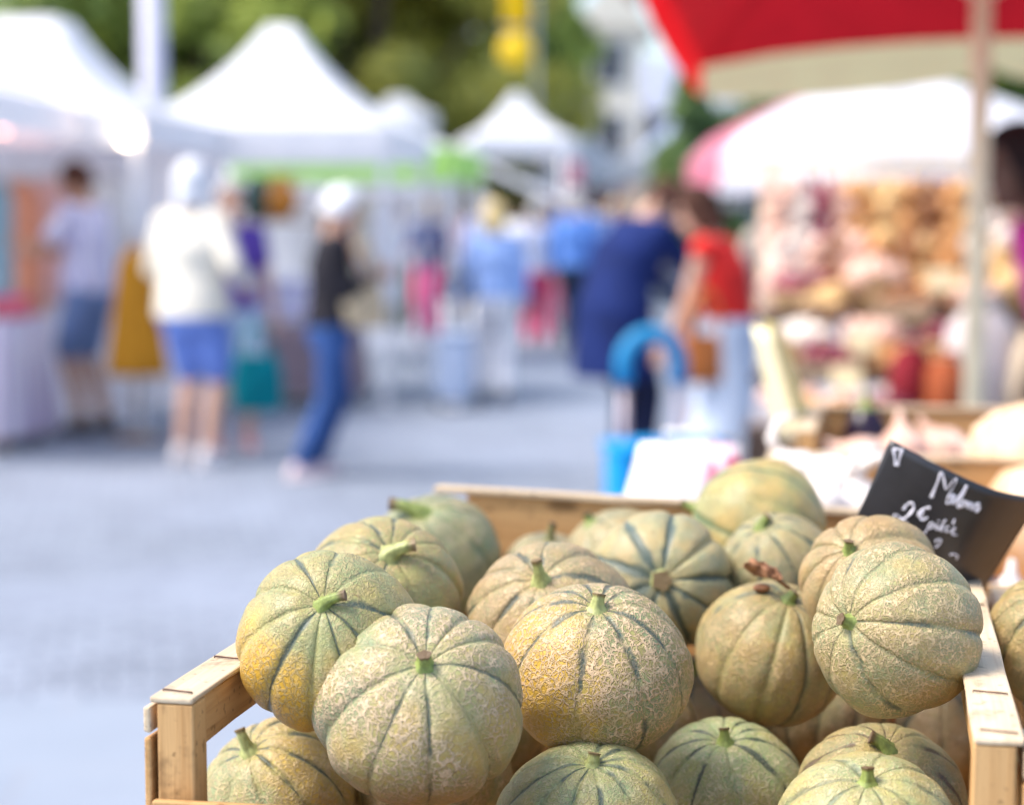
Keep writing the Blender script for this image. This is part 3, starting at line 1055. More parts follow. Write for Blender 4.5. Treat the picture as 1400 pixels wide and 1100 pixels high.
person(ground(842, 25), rad(150), 1.7, 'distant person in a salmon top past the lower end of the white awning', fabric('salmon_top', (.74, .40, .34), .08), fabric('navy_trouser', (.04, .05, .12), .1), H_BLOND, SKIN, shoe=DARK_SHOE)
person(ground(545, 25.5), rad(190), 1.68, 'distant person in a white top beside the magenta trousered one', fabric('white_top', (.8, .78, .78), .04), fabric('olive_trouser', (.16, .17, .08), .1), H_BROWN, SKIN, shoe=DARK_SHOE)
for px_, d_, yw, hh_, lb, tc, bc, hr in ((664, 24, 20, 1.74, 'distant person in a pale blue shirt left of the white shirted one', (.42, .54, .80), (.30, .34, .46), H_GREY), (756, 26, 160, 1.66, 'distant person in a white blouse and rose skirt under the sloping awning', (.82, .78, .80), (.62, .20, .28), H_BROWN),
                                    (815, 23, -30, 1.76, 'distant person in a steel blue shirt next to the navy coat', (.20, .32, .62), (.06, .08, .16), H_BROWN), (622, 30, 60, 1.70, 'distant person in a cream top near the small white canopies', (.80, .70, .56), (.16, .18, .24), H_BROWN)):
    person(ground(px_, d_), rad(yw), hh_, lb.replace(' left of', ' beside'), fabric('shopper_top_%d' % px_, tc, .08), fabric('shopper_trousers_%d' % px_, bc, .1), hr, SKIN, shoe=DARK_SHOE)
# bending over the trolley and shopping at the produce stall
person(ground(866, 9.9), rad(-55), 1.74, 'person in a long dark navy coat bowing over behind the blue shopping trolley', fabric('navy_coat', (.008, .020, .105), .2), fabric('ink_trousers', (.010, .014, .045), .2), H_BROWN, SKIN,
       lean=.60, head_pitch=.55, top_len=.30, girth=1.25, shoe=DARK_SHOE, hip_shift=(0, -.12), hands={-1: (-.10, .62, .78), 1: (.12, .64, .76)})
person(ground(1000, 8.9), rad(66), 1.60, 'brown haired woman in a red sleeveless top carrying an orange brown bag', fabric('red_jersey', (.72, .03, .025), .08), fabric('pale_blue_cotton', (.52, .60, .74), .06), H_BROWN, SKIN,
       lean=.30, head_pitch=.2, top_len=-.1, sleeves='none', legs='skirt', hair_style='bob', shoe=DARK_SHOE, hands={-1: (-.10, .30, .88), 1: (.16, .20, .82)})
person(ground(1492, 5.6), rad(92), 1.72, 'dark haired vendor in a magenta top at the picture edge under the red parasol', fabric('magenta_jersey', (.55, .03, .28), .1), fabric('vendor_trousers', (.05, .05, .08), .1), H_BLACK, SKIN_DARK,
       hair_style='bob', sleeves='short', shoe=DARK_SHOE, lean=.42, hands={-1: (-.2, .14, .86), 1: (.2, .12, .86)})
person(ground(1062, 10.6), rad(-150), 1.62, 'person in a beige jacket just past the red topped woman', fabric('beige_cloth', (.46, .38, .32), .1), fabric('charcoal_trousers', (.04, .04, .05), .1), H_BLOND, SKIN, shoe=DARK_SHOE)
person(ground(1372, 10.2), rad(180), 1.64, 'dark haired person in a coral shirt behind the parasol pole', fabric('coral_cotton', (.72, .18, .14), .1), fabric('brown_trousers', (.12, .07, .05), .1), H_BLACK, SKIN_TAN, shoe=DARK_SHOE)


def phone(loc, yaw):
    r = empty('phone', loc, yaw, 'pink phone held by the person in the black jacket', 'phone')
    bm = bmesh.new(); add_box(bm, (0, 0, 0), .075, .009, .15, Matrix.Rotation(rad(25), 3, 'X')); bevel_all(bm, .003)
    mesh_obj('case', bm, plain('pink_plastic', (.75, .32, .33), .4), r)
    bm = bmesh.new(); add_box(bm, Matrix.Rotation(rad(25), 3, 'X') @ V((0, -.0055, 0)), .066, .001, .14, Matrix.Rotation(rad(25), 3, 'X'))
    mesh_obj('screen', bm, plain('dark_glass', (.02, .02, .025), .1), r, smooth=False)


phone(at(492, 362, 10.3), rad(-75))


def bag(name, loc, yaw, label, mat, w=.34, h=.32, dp=.14, strap=.28, cat='bag'):
    r = empty(name, loc, yaw, label, cat)
    bm = bmesh.new()
    rings = []
    for u, k in ((0, .82), (.08, .98), (.5, 1.05), (.85, .92), (1, .84)):
        rings.append((V((0, 0, u * h)), V((w / 2 * k, 0, 0)), V((0, dp / 2 * (1.15 - .5 * u) * k, 0))))
    add_rings(bm, rings, 20)
    for v in bm.verts: v.co += V((0, noise.noise(v.co * 12) * .015, noise.noise(v.co * 9 + V((3, 3, 3))) * .012))
    mesh_obj('pouch', bm, mat, r)
    for y in (-1, 1):
        bm = bmesh.new()
        pts = [V((-w * .28, y * dp * .2, h * .97))] + [V((w * .28 * math.cos(a), y * dp * .2, h + strap * math.sin(a))) for a in [PI - PI * k / 8 for k in range(1, 8)]] + [V((w * .28, y * dp * .2, h * .97))]
        add_tube(bm, pts, .011, 8)
        mesh_obj('handle', bm, mat, r)
    return r


bag('tote_bag', at(497, 448, 10.4), rad(30), 'beige bag hanging from the arm of the person in the black jacket', fabric('beige_canvas', (.60, .47, .30), .1), .26, .24, .10, .22)
bag('shopping_bag', at(352, 562, 11.5), rad(15), 'teal carrier bag held low beside the purple topped woman', fabric('teal_nylon', (.0, .22, .26), .1), .30, .34, .12, .18)
bag('hand_bag', at(962, 522, 8.75), rad(20), 'orange brown leather bag on the arm of the red topped woman', plain('tan_leather', (.48, .15, .035), .45), .26, .22, .12, .2)

# ------------------------------------------------------------------ the square
t = NT('cobbles')
P = t.obj()
wv = t.noise(P, 3.0, 2)
ad = t.node('ShaderNodeVectorMath', operation='MULTIPLY_ADD')
t.ln(wv.outputs['Color'], ad.inputs[0]); ad.inputs[1].default_value = (.05, .05, 0); t.ln(P, ad.inputs[2])
br = t.node('ShaderNodeTexBrick', offset=.5)
t.ln(t.mapping(ad.outputs[0], (1, 1, 1), rot=(0, 0, rad(-11))), br.inputs['Vector'])
br.inputs['Scale'].default_value = 1.0
br.inputs['Brick Width'].default_value = .16
br.inputs['Row Height'].default_value = .115
br.inputs['Mortar Size'].default_value = .010
br.inputs['Mortar Smooth'].default_value = .6
br.inputs['Color1'].default_value = (.255, .29, .35, 1); br.inputs['Color2'].default_value = (.175, .20, .245, 1)
br.inputs['Mortar'].default_value = (.085, .10, .13, 1)
big = t.noise(P, .55, 4)
mid = t.noise(P, 6, 4)
c = t.mix(t.remap(big.outputs[0], .35, .65, 0, .7), br.outputs['Color'], (.265, .30, .375))
c = t.mix(t.remap(mid.outputs[0], .5, .75, 0, .6), c, (.155, .175, .22))
st = t.noise(P, 1.3, 5, .65)
c = t.mix(t.remap(st.outputs[0], .56, .70, 0, .5), c, (.17, .19, .24))
t.color(c)
t.b.inputs['Roughness'].default_value = .62
hh = t.math('SUBTRACT', t.math('MULTIPLY', mid.outputs[0], .4), br.outputs['Fac'])
t.ln(t.bump(hh, .6, .012), t.b.inputs['Normal'])
bm = bmesh.new()
add_box(bm, (0, 90, -.05), 420, 420, .1)
tag(mesh_obj('ground', bm, t.m, None, False), kind='structure')

t = NT('paving_slabs')
P = t.obj()
br = t.node('ShaderNodeTexBrick', offset=.5)
t.ln(t.mapping(P, (1, 1, 1), rot=(0, 0, rad(-4))), br.inputs['Vector'])
br.inputs['Scale'].default_value = 1.0
br.inputs['Brick Width'].default_value = .9; br.inputs['Row Height'].default_value = .6
br.inputs['Mortar Size'].default_value = .008
br.inputs['Color1'].default_value = (.25, .29, .35, 1); br.inputs['Color2'].default_value = (.225, .265, .325, 1)
br.inputs['Mortar'].default_value = (.25, .27, .31, 1)
n_ = t.noise(P, 3, 5)
t.color(t.mix(t.remap(n_.outputs[0], .4, .8, 0, .4), br.outputs['Color'], (.19, .22, .27)))
t.b.inputs['Roughness'].default_value = .6
t.ln(t.bump(n_.outputs[0], .2, .01), t.b.inputs['Normal'])
bm = bmesh.new()
add_box(bm, (0, -4, .002), 60, 18.9, .004)
tag(mesh_obj('pavement', bm, t.m, None, False), kind='structure')

# ------------------------------------------------------------------ white pavilions
WHITE_PVC = fabric('white_canopy', (.86, .86, .88), .02, .5, transl=.35)
WHITE_ALU = plain('white_metal', (.72, .72, .76), .35, .3)
LIME = fabric('lime_valance', (.46, .76, .20), .05, .6, transl=.3)


def pavilion(px, d, w, eave, peak, yaw, label, valance_mat=None, flat_top=.10, vh=.22, walls=True, val_scallop=False, conc=.5):
    c = ground(px, d)
    r = empty('market_tent', c, yaw, label, 'tent', 'white pavilions of the square')
    h = w / 2
    bm = bmesh.new()
    rows = []
    N, S = 12, 10
    for i in range(N + 1):
        u = i / N                                   # 0 at the eaves, 1 at the peak
        k = h * (1 - u) + flat_top * u
        z = eave + (peak - eave) * ((1 - conc) * u + conc * u ** 2.8)
        row = []
        for sx, sy, ex, ey in ((-1, -1, 1, 0), (1, -1, 0, 1), (1, 1, -1, 0), (-1, 1, 0, -1)):
            for j in range(S):
                q = j / S * 2
                sag = -.05 * math.sin(PI * j / S) * (1 - u) * (0 if i == 0 else 1) * 1.0
                row.append(bm.verts.new((k * (sx + ex * q), k * (sy + ey * q), z + sag)))
        rows.append(row)
    n = len(rows[0])
    for a, b in zip(rows, rows[1:]):
        for j in range(n):
            bm.faces.new((a[j], a[(j + 1) % n], b[(j + 1) % n], b[j]))
    bm.faces.new(rows[-1])
    o = mesh_obj('canopy', bm, WHITE_PVC, r)
    bm = bmesh.new()
    a = []
    hh = h + .004
    for sx, sy, ex, ey in ((-1, -1, 1, 0), (1, -1, 0, 1), (1, 1, -1, 0), (-1, 1, 0, -1)):
        for j in range(16):
            q = j / 16 * 2
            p = V((hh * (sx + ex * q), hh * (sy + ey * q), 0))
            dn = vh + (.03 * abs(math.sin(j * PI / 4)) if val_scallop else 0)
            rip = 1 + .006 * math.sin(j * 2.1)
            a.append((bm.verts.new((p.x, p.y, eave + .004)), bm.verts.new((p.x * rip, p.y * rip, eave - dn))))
    for j in range(len(a)):
        b0, b1 = a[j], a[(j + 1) % len(a)]
        bm.faces.new((b0[0], b1[0], b1[1], b0[1]))
    o = mesh_obj('valance', bm, valance_mat or WHITE_PVC, r, smooth=False)
    for sx in (-1, 1):
        for sy in (-1, 1):
            bm = bmesh.new()
            add_box(bm, (sx * (h - .04), sy * (h - .04), eave / 2), .05, .05, eave - .01)
            add_box(bm, (sx * (h - .04), sy * (h - .04), .006), .13, .13, .012)
            bevel_all(bm, .004)
            mesh_obj('leg', bm, WHITE_ALU, r, smooth=False)
    if walls:
        bm = bmesh.new()
        pts = [(-h + .05 + (w - .1) * i / 40, h - .10 + .03 * math.sin(i * 1.3)) for i in range(41)]
        lo = [bm.verts.new((x, y, .06)) for x, y in pts]
        hi = [bm.verts.new((x, y, eave - .03)) for x, y in pts]
        for i in range(40):
            bm.faces.new((lo[i], lo[i + 1], hi[i + 1], hi[i]))
        o = mesh_obj('back_wall', bm, fabric('wall_sheet', (.84, .82, .85), .03, .6, transl=.45), r)
    return r


pavilion(55, 13.6, 2.15, 2.12, 2.82, rad(-6), 'white pavilion with a flat topped peak above the striped shirt man', flat_top=.21, conc=.68)
pavilion(388, 15.6, 2.1, 2.12, 2.98, rad(-6), 'white pavilion with the tall pointed peak above the black jacketed person', flat_top=.10, walls=False, conc=.42)
pavilion(-190, 12.3, 2.7, 2.15, 2.95, rad(-6), 'white pavilion cut off by the picture edge', flat_top=.15)
pavilion(497, 19.5, 2.2, 2.12, 2.52, rad(-6), 'low white pavilion with a lime green valance', LIME, flat_top=.35, vh=.29, walls=False)
pavilion(440, 27, 3.2, 2.05, 2.6, rad(-6), 'distant white pavilion with a closed back wall, seen through the lime valanced one', flat_top=.2)
pavilion(705, 26, 1.4, 2.54, 3.16, rad(10), 'small distant white canopy in front of the grey buildings', flat_top=.05, walls=False)
pavilion(800, 36, 2.2, 2.35, 3.0, rad(15), 'distant white canopy between the grey houses and the sloping awning', flat_top=.1, walls=False)
pavilion(935, 34, 2.0, 2.5, 3.05, rad(-20), 'distant pale canopy above the red topped woman', flat_top=.1, walls=False)
pavilion(545, 31, 1.0, 3.15, 3.45, rad(20), 'tiny distant white canopy top above the lime valance', flat_top=.12, walls=False)


def stall_table(c, yaw, w, dp, h, label, cloth, fringe=None):
    r = empty('stall_table', c, yaw, label, 'table')
    bm = bmesh.new()
    add_box(bm, (0, 0, h - .015), w, dp, .03)
    mesh_obj('table_top', bm, PINE_DARK, r, smooth=False)
    for sx in (-1, 1):
        for sy in (-1, 1):
            bm = bmesh.new(); add_box(bm, (sx * (w / 2 - .06), sy * (dp / 2 - .06), (h - .03) / 2), .04, .04, h - .03)
            mesh_obj('leg', bm, PINE_DARK, r, smooth=False)
    bm = bmesh.new()
    N = 48
    top, low = [], []
    def edge(u):
        per = 2 * (w + dp); q = u * per
        if q < w: return V((-w / 2 + q, -dp / 2, 0)), V((0, -1, 0))
        q -= w
        if q < dp: return V((w / 2, -dp / 2 + q, 0)), V((1, 0, 0))
        q -= dp
        if q < w: return V((w / 2 - q, dp / 2, 0)), V((0, 1, 0))
        q -= w
        return V((-w / 2, dp / 2 - q, 0)), V((-1, 0, 0))
    rows = []
    for k in range(5):
        row = []
        for i in range(N * 2):
            p, nn = edge(i / (N * 2))
            f = k / 4
            row.append(bm.verts.new(p * 1.012 + nn * (.012 + .035 * f * (1 + math.sin(i * 1.1))) + V((0, 0, h + .004 - f * (h - .08)))))
        rows.append(row)
    for a, b in zip(rows, rows[1:]):
        for i in range(N * 2):
            bm.faces.new((a[i], a[(i + 1) % (2 * N)], b[(i + 1) % (2 * N)], b[i]))
    bm.faces.new(rows[0])
    mesh_obj('tablecloth', bm, cloth, r)
    return r


def folded(c, yaw, w, dp, n, mats, label, cat='fabric', nm='folded_cloth_pile'):
    r = empty(nm, c, yaw, label, cat)
    z = 0
    for k in range(n):
        bm = bmesh.new()
        hh = RND.uniform(.035, .06)
        add_box(bm, (RND.uniform(-.01, .01), RND.uniform(-.01, .01), z + hh / 2), w * RND.uniform(.9, 1), dp * RND.uniform(.9, 1), hh, Matrix.Rotation(RND.uniform(-.06, .06), 3, 'Z'))
        bevel_all(bm, hh * .4, 3)
        mesh_obj('fold', bm, mats[k % len(mats)], r)
        z += hh
    return r


def garment(c, yaw, w, h, mat, label, kind='garment', dress=False, group=None):
    """a garment on a hanger: hook, hanger and cloth"""
    r = empty(kind, c, yaw, label, 'clothing', group)
    bm = bmesh.new()
    add_tube(bm, [V((-w * .42, 0, -.10)), V((0, 0, -.045)), V((w * .42, 0, -.10))], .006, 6)
    add_tube(bm, [V((0, 0, -.045)), V((0, 0, -.01)), V((.016, 0, .012)), V((0, 0, .024)), V((-.012, 0, .016))], .003, 6)
    mesh_obj('hanger', bm, PINE_DARK, r)
    bm = bmesh.new()
    rows = []
    for i in range(14):
        u = i / 13
        ww = w * (.30 + .7 * min(1, u * 9)) / 2 if u < .12 else w / 2 * ((.92 + .9 * u) if dress else (.94 + .12 * u))
        dd = .03 + .05 * u * (2 if dress else 1)
        rows.append((V((0, 0, -.075 - u * h)), V((ww, 0, 0)), V((0, dd, 0))))
    vs = add_rings(bm, rows, 28)
    for i, ring in enumerate(vs):
        for k, v in enumerate(ring):
            v.co.y += .018 * math.sin(k * 1.9 + i * .15) * i / 13
            v.co.x += .010 * math.sin(k * 2.3) * i / 13
    mesh_obj('cloth', bm, mat, r)
    return r


def clothes_rail(c, yaw, w, h, label):
    r = empty('clothes_rail', c, yaw, label, 'rail')
    for sx in (-1, 1):
        bm = bmesh.new()
        add_tube(bm, [V((sx * w / 2, 0, .03)), V((sx * w / 2, 0, h))], .014, 8)
        add_tube(bm, [V((sx * w / 2, -.25, .02)), V((sx * w / 2, .25, .02))], .014, 8)
        mesh_obj('upright', bm, WHITE_ALU, r)
    bm = bmesh.new(); add_tube(bm, [V((-w / 2, 0, h)), V((w / 2, 0, h))], .013, 8)
    mesh_obj('bar', bm, WHITE_ALU, r)
    return r


# side stall at the picture edge: fringed cloth, piles of scarves, hanging clothes
stall_table(ground(-66, 12.0), rad(-4), .95, .8, .80, 'stall table draped in a lilac and white striped cloth', fabric('striped_cloth', (.74, .66, .72), .05, stripes=((.50, .40, .52), .09, 0)))
folded(at(14, 448, 11.9) * 1, .1, .24, .3, 3, [fabric('rose_scarf', (.68, .10, .22), .1), fabric('coral_scarf', (.75, .25, .16), .1)], 'pile of rose and coral scarves on the striped cloth')
folded(at(-32, 449, 11.9), .3, .22, .3, 6, [fabric('mint_scarf', (.55, .72, .72), .08), fabric('pale_scarf', (.78, .78, .76), .05)], 'tall pile of mint and white scarves at the picture edge')
for o_ in [o for o in COL.objects if o.name.startswith('folded_cloth_pile')]: o_.location.z = .806
clothes_rail(ground(60, 13.2), rad(-6), 1.5, 1.78, 'clothes rail of bright garments under the flat topped pavilion')
for px, hgt, wd, col, nm in ((-8, .9, .34, (.30, .45, .52), 'blue grey blouse at the end of the rail'), (28, .95, .36, (.72, .30, .18), 'orange blouse hanging second on the rail'), (66, .85, .36, (.78, .46, .42), 'salmon pink blouse hanging between orange and lilac'),
                              (108, .8, .34, (.56, .50, .66), 'lilac blouse hanging behind the striped shirt man'), (150, .75, .34, (.80, .78, .76), 'white blouse hanging at the inner end of the rail')):
    p = ground(px, 13.2); p.z = 1.765
    garment(p, rad(-6) + RND.uniform(-.3, .3), wd, hgt, fabric('blouse_' + nm.split()[0], col, .1), nm, 'blouse')
p = at(184, 322, 12.2)
gr = garment(p, rad(5), .22, .82, fabric('ochre_cotton', (.62, .26, .02), .1), 'ochre orange dress flaring on a stand beside the cream topped woman', 'dress', dress=True)
bm = bmesh.new(); add_tube(bm, [V((0, 0, -p.z + .02)), V((0, 0, .03))], .012, 8); add_lathe(bm, [(.16, -p.z), (.16, -p.z + .02), (.02, -p.z + .04)])
mesh_obj('stand', bm, PINE_DARK, gr)

# goods under the pointed pavilion
stall_table(ground(392, 14.9), rad(-6), 1.05, .7, .62, 'low stall table with a mauve brown cloth', fabric('mauve_cloth', (.30, .22, .24), .12))
folded(ground(372, 14.8) + V((0, 0, .63)), .05, .62, .34, 7, [fabric('white_linen', (.80, .78, .84), .04), fabric('violet_linen', (.62, .55, .78), .06)], 'high pile of white and violet linen on the mauve brown cloth')
for k, (px, py, mt, lb) in enumerate(((352, 300, plain('green_glaze', (.02, .07, .06), .2), 'dark green glazed vase on the shelf under the pointed pavilion'), (384, 300, plain('amber_glaze', (.55, .22, .03), .2), 'amber glazed vase on the shelf under the pointed pavilion'))):
    p = at(px, py, 16.3)
    v = empty('vase', p, 0, lb, 'vase')
    bm = bmesh.new(); add_lathe(bm, [(.0, 0), (.08, 0), (.15, .12), (.16, .2), (.09, .30), (.06, .34), (.08, .37), (.06, .365), (.05, .33)], seg=24)
    mesh_obj('body', bm, mt, v)
    bm = bmesh.new(); add_tube(bm, [V((.13, 0, .24)), V((.20, 0, .27)), V((.18, 0, .34)), V((.07, 0, .33))], .012, 8)
    mesh_obj('handle', bm, mt, v)
p0 = at(368, 300, 16.3)
sh_ = empty('display_shelf', V((p0.x, p0.y, 0)), 0, 'tall wooden display shelf holding the two glazed vases', 'shelf')
for z in (p0.z - .012, .9, .45):
    bm = bmesh.new(); add_box(bm, (0, 0, z), .92, .3, .022); mesh_obj('shelf_board', bm, PINE_DARK, sh_, smooth=False)
for sx in (-1, 1):
    bm = bmesh.new(); add_box(bm, (sx * .475, 0, p0.z / 2 + .1), .025, .3, p0.z + .2); mesh_obj('side_panel', bm, PINE_DARK, sh_, smooth=False)
clothes_rail(ground(492, 16.4), rad(-6), .72, 1.72, 'clothes rail of pale linen beyond the black jacketed person')
for px, col, nm in ((458, (.80, .78, .72), 'ivory linen shirt hanging first on the pale rail'), (480, (.76, .36, .26), 'coral shirt hanging between two pale ones'), (503, (.74, .70, .56), 'straw yellow linen shirt on the pale rail'), (525, (.80, .76, .78), 'off white linen shirt at the far end of the pale rail')):
    p = ground(px, 16.4); p.z = 1.705
    garment(p, rad(-6) + rad(60), .36, .95, fabric('linen_' + nm.split()[0], col, .08), nm, 'shirt')

# glowing bulbs hanging under the pavilions
t = NT('lit_bulb')
t.b.inputs['Emission Color'].default_value = (1, .78, .52, 1); t.b.inputs['Emission Strength'].default_value = 9
BULB = t.m
t = NT('lit_bulb_red')
t.b.inputs['Emission Color'].default_value = (1, .42, .30, 1); t.b.inputs['Emission Strength'].default_value = 2.4
BULB_R = t.m
for px, py, d, mt, rr, lb in ((174, 187, 12.36, BULB, .05, 'bright white bulb hanging at the eaves of the flat topped pavilion'), (42, 173, 12.36, BULB_R, .05, 'dim reddish bulb at the eaves, nearer the white bulb'),
                               (4, 173, 12.36, BULB_R, .05, 'dim reddish bulb hanging at the picture edge')):
    p = at(px, py, d)
    r = empty('hanging_lamp', p, 0, lb, 'lamp')
    bm = bmesh.new(); add_lathe(bm, [(0, -rr), (rr * .7, -rr * .7), (rr, 0), (rr * .7, rr * .7), (rr * .35, rr * 1.1), (.012, rr * 1.3)], seg=16)
    mesh_obj('bulb', bm, mt, r)
    bm = bmesh.new(); add_tube(bm, [V((0, 0, rr * 1.2)), V((0, 0, rr * 1.2 + .05))], .016, 8); add_tube(bm, [V((0, 0, rr * 1.2 + .05)), V((0, 0, 2.12 - p.z))], .004, 6)
    mesh_obj('cord', bm, plain('black_cord', (.02, .02, .02), .5), r)

# ------------------------------------------------------------------ lamp post, yellow banner, trees, houses
def post(px, d, h, rad_, label, mat, nm='lamp_post'):
    c = ground(px, d)
    r = empty(nm, c, 0, label, 'post')
    bm = bmesh.new(); add_lathe(bm, [(rad_ * 1.7, 0), (rad_ * 1.7, .35), (rad_ * 1.15, .45), (rad_, .6), (rad_ * .8, h)], seg=18)
    mesh_obj('shaft', bm, mat, r)
    bm = bmesh.new()
    add_tube(bm, [V((0, 0, h)), V((.0, -.1, h + .3)), V((0, -.5, h + .5)), V((0, -1.0, h + .48))], rad_ * .5, 10)
    mesh_obj('arm', bm, mat, r)
    bm = bmesh.new(); add_ellipsoid(bm, (0, -1.15, h + .44), .16, .34, .09); mesh_obj('lantern', bm, mat, r)
    return r


post(213, 17.8, 6.0, .13, 'lilac grey lamp post rising behind the white pavilions', plain('lilac_grey_paint', (.56, .55, .66), .4))

c = ground(706, 27)
yb = empty('banner_post', c, 0, 'slim post carrying a long yellow banner and a round yellow sign', 'sign')
YEL = fabric('yellow_banner_cloth', (.80, .52, .01), .05, transl=.2)
bm = bmesh.new(); add_tube(bm, [V((.28, .1, 0)), V((.28, .1, 6.2))], .028, 10); add_tube(bm, [V((.28, .1, 6.1)), V((-.28, .0, 6.1))], .02, 8); add_tube(bm, [V((.28, .1, 4.14)), V((-.24, .0, 4.14))], .02, 8)
mesh_obj('pole', bm, plain('grey_pole_paint', (.35, .36, .4), .4), yb)
bm = bmesh.new()
rows = [[bm.verts.new((-.18 + .36 * j / 6, .03 * math.sin(i * .8 + j * .7), 4.16 + 1.9 * i / 12)) for j in range(7)] for i in range(13)]
for a, b in zip(rows, rows[1:]):
    for j in range(6): bm.faces.new((a[j], a[j + 1], b[j + 1], b[j]))
o = mesh_obj('banner', bm, YEL, yb); m_ = o.modifiers.new('thick', 'SOLIDIFY'); m_.thickness = .004
bm = bmesh.new(); add_lathe(bm, [(0, -.02), (.24, -.02), (.25, 0), (.24, .02), (0, .02)], c=(0, -.02, 3.82), seg=32, M=Matrix.Rotation(PI / 2, 3, 'X'))
mesh_obj('round_sign', bm, plain('yellow_enamel', (.85, .55, .01), .35), yb)

BARK = plain('bark', (.12, .085, .06), .9, 0, .3, 6, .8)


def leafmat(name, c, transl=.55):
    t = NT(name)
    oi = t.node('ShaderNodeTexCoord').outputs['Object']
    n = t.noise(oi, .9, 3)
    n2 = t.noise(oi, 6, 2)
    colr = t.mix(t.remap(n.outputs[0], .35, .65), tuple(x * .85 for x in c), (c[0] * 1.6, c[1] * 1.35, c[2] * 1.0))
    colr = t.mix(t.remap(n2.outputs[0], .45, .7, 0, .5), colr, (c[0] * 1.7, c[1] * 1.4, c[2] * .9))
    t.color(colr)
    t.b.inputs['Roughness'].default_value = .55
    tr = t.node('ShaderNodeBsdfTranslucent'); t.ln(colr, tr.inputs[0])
    mx = t.node('ShaderNodeMixShader', i_0=transl)
    t.ln(t.b.outputs[0], mx.inputs[1]); t.ln(tr.outputs[0], mx.inputs[2]); t.ln(mx.outputs[0], t.out.inputs[0])
    return t.m


def tree(px, d, h, cr, label, lm, seed, trunk_h=2.2, leaves=7600, dx=0):
    rnd = random.Random(seed)
    c = ground(px, d)
    r = empty('tree', c, 0, label, 'tree', 'trees behind the pavilions')
    bm = bmesh.new()
    top = V((rnd.uniform(-.3, .3), rnd.uniform(-.3, .3), h * .72))
    add_tube(bm, [V((0, 0, -.05)), V((.03, 0, .4)), V((.05, .05, trunk_h)), top * .7 + V((0, 0, .2)), top], [.34, .24, .2, .13, .05], 12)
    clumps = []
    for k in range(26):
        a = rnd.uniform(0, 2 * PI)
        zz = rnd.uniform(trunk_h * .75, h * .95)
        f = math.sin(PI * min(1, max(0, (zz - trunk_h * .5) / (h - trunk_h * .5)))) ** .6
        rr = cr * f * rnd.uniform(.35, .95)
        cc = V((math.cos(a) * rr, math.sin(a) * rr, zz))
        clumps.append((cc, rnd.uniform(.55, 1.05) * cr * .42))
        if k < 9:
            b0 = V((.05, .05, trunk_h * rnd.uniform(.8, 1.3)))
            mid = b0.lerp(cc, .5) + V((0, 0, .2))
            add_tube(bm, [b0, mid, cc], [.10, .06, .02], 8)
    mesh_obj('trunk', bm, BARK, r)
    verts, faces = [], []
    for k in range(leaves):
        cc, q = clumps[rnd.randrange(len(clumps))]
        while True:
            v = V((rnd.uniform(-1, 1), rnd.uniform(-1, 1), rnd.uniform(-1, 1)))
            if v.length < 1: break
        v = v.normalized() * rnd.uniform(.62, 1.0)
        p = cc + V((v.x * q, v.y * q, v.z * q * .8))
        nn = (v + V((0, 0, .45)) + V((rnd.gauss(0, .5), rnd.gauss(0, .5), rnd.gauss(0, .5)))).normalized()
        u = nn.cross(V((rnd.gauss(0, 1), rnd.gauss(0, 1), rnd.gauss(0, 1)))).normalized()
        w_ = nn.cross(u)
        L = rnd.uniform(.13, .23); W = L * .55
        i = len(verts)
        verts += [p - u * L, p + w_ * W - u * L * .1, p + u * L, p - w_ * W - u * L * .1]
        faces.append((i, i + 1, i + 2, i + 3))
    me = bpy.data.meshes.new('crown')
    me.from_pydata(verts, [], faces)
    me.materials.append(lm)
    o = bpy.data.objects.new('crown', me)
    link(o, r)
    return r


LF1 = leafmat('foliage_deep', (.25, .35, .10))
LF2 = leafmat('foliage_olive', (.38, .42, .12))
LF3 = leafmat('foliage_bright', (.32, .44, .12))
LF4 = leafmat('foliage_cool', (.20, .33, .16))
tree(60, 34, 7.5, 2.9, 'deep green tree behind the flat topped pavilion', LF4, 1)
tree(165, 37, 7.8, 3.0, 'cool green tree beside the lamp post', LF4, 2)
tree(285, 33, 7.4, 2.9, 'deep green tree between the two tall white peaks', LF1, 3)
tree(405, 38, 8.6, 3.3, 'bright green tree right behind the pointed white peak', LF3, 4)
tree(512, 34, 8.0, 3.1, 'olive green tree beyond the lime valance pavilion', LF2, 5)
tree(575, 37, 8.2, 3.0, 'broad olive tree next to the yellow banner', LF2, 6)
tree(625, 45, 9.6, 2.8, 'deep green tree behind the yellow banner', LF1, 7)
tree(345, 42, 10.5, 3.6, 'tallest tree of the row, seen over the dip between the peaks', LF1, 8)
tree(700, 52, 11.5, 2.5, 'bright green tree reaching above the slate roofed house', LF3, 9)
tree(960, 32, 3.9, .85, 'dark green tree below the red parasol', LF4, 10, 1.2)
tree(1250, 36, 6.4, 3.4, 'deep green tree over the white and pink parasol', LF4, 12)
tree(1420, 34, 6.6, 3.2, 'dark green tree at the picture edge behind the parasols', LF1, 13)


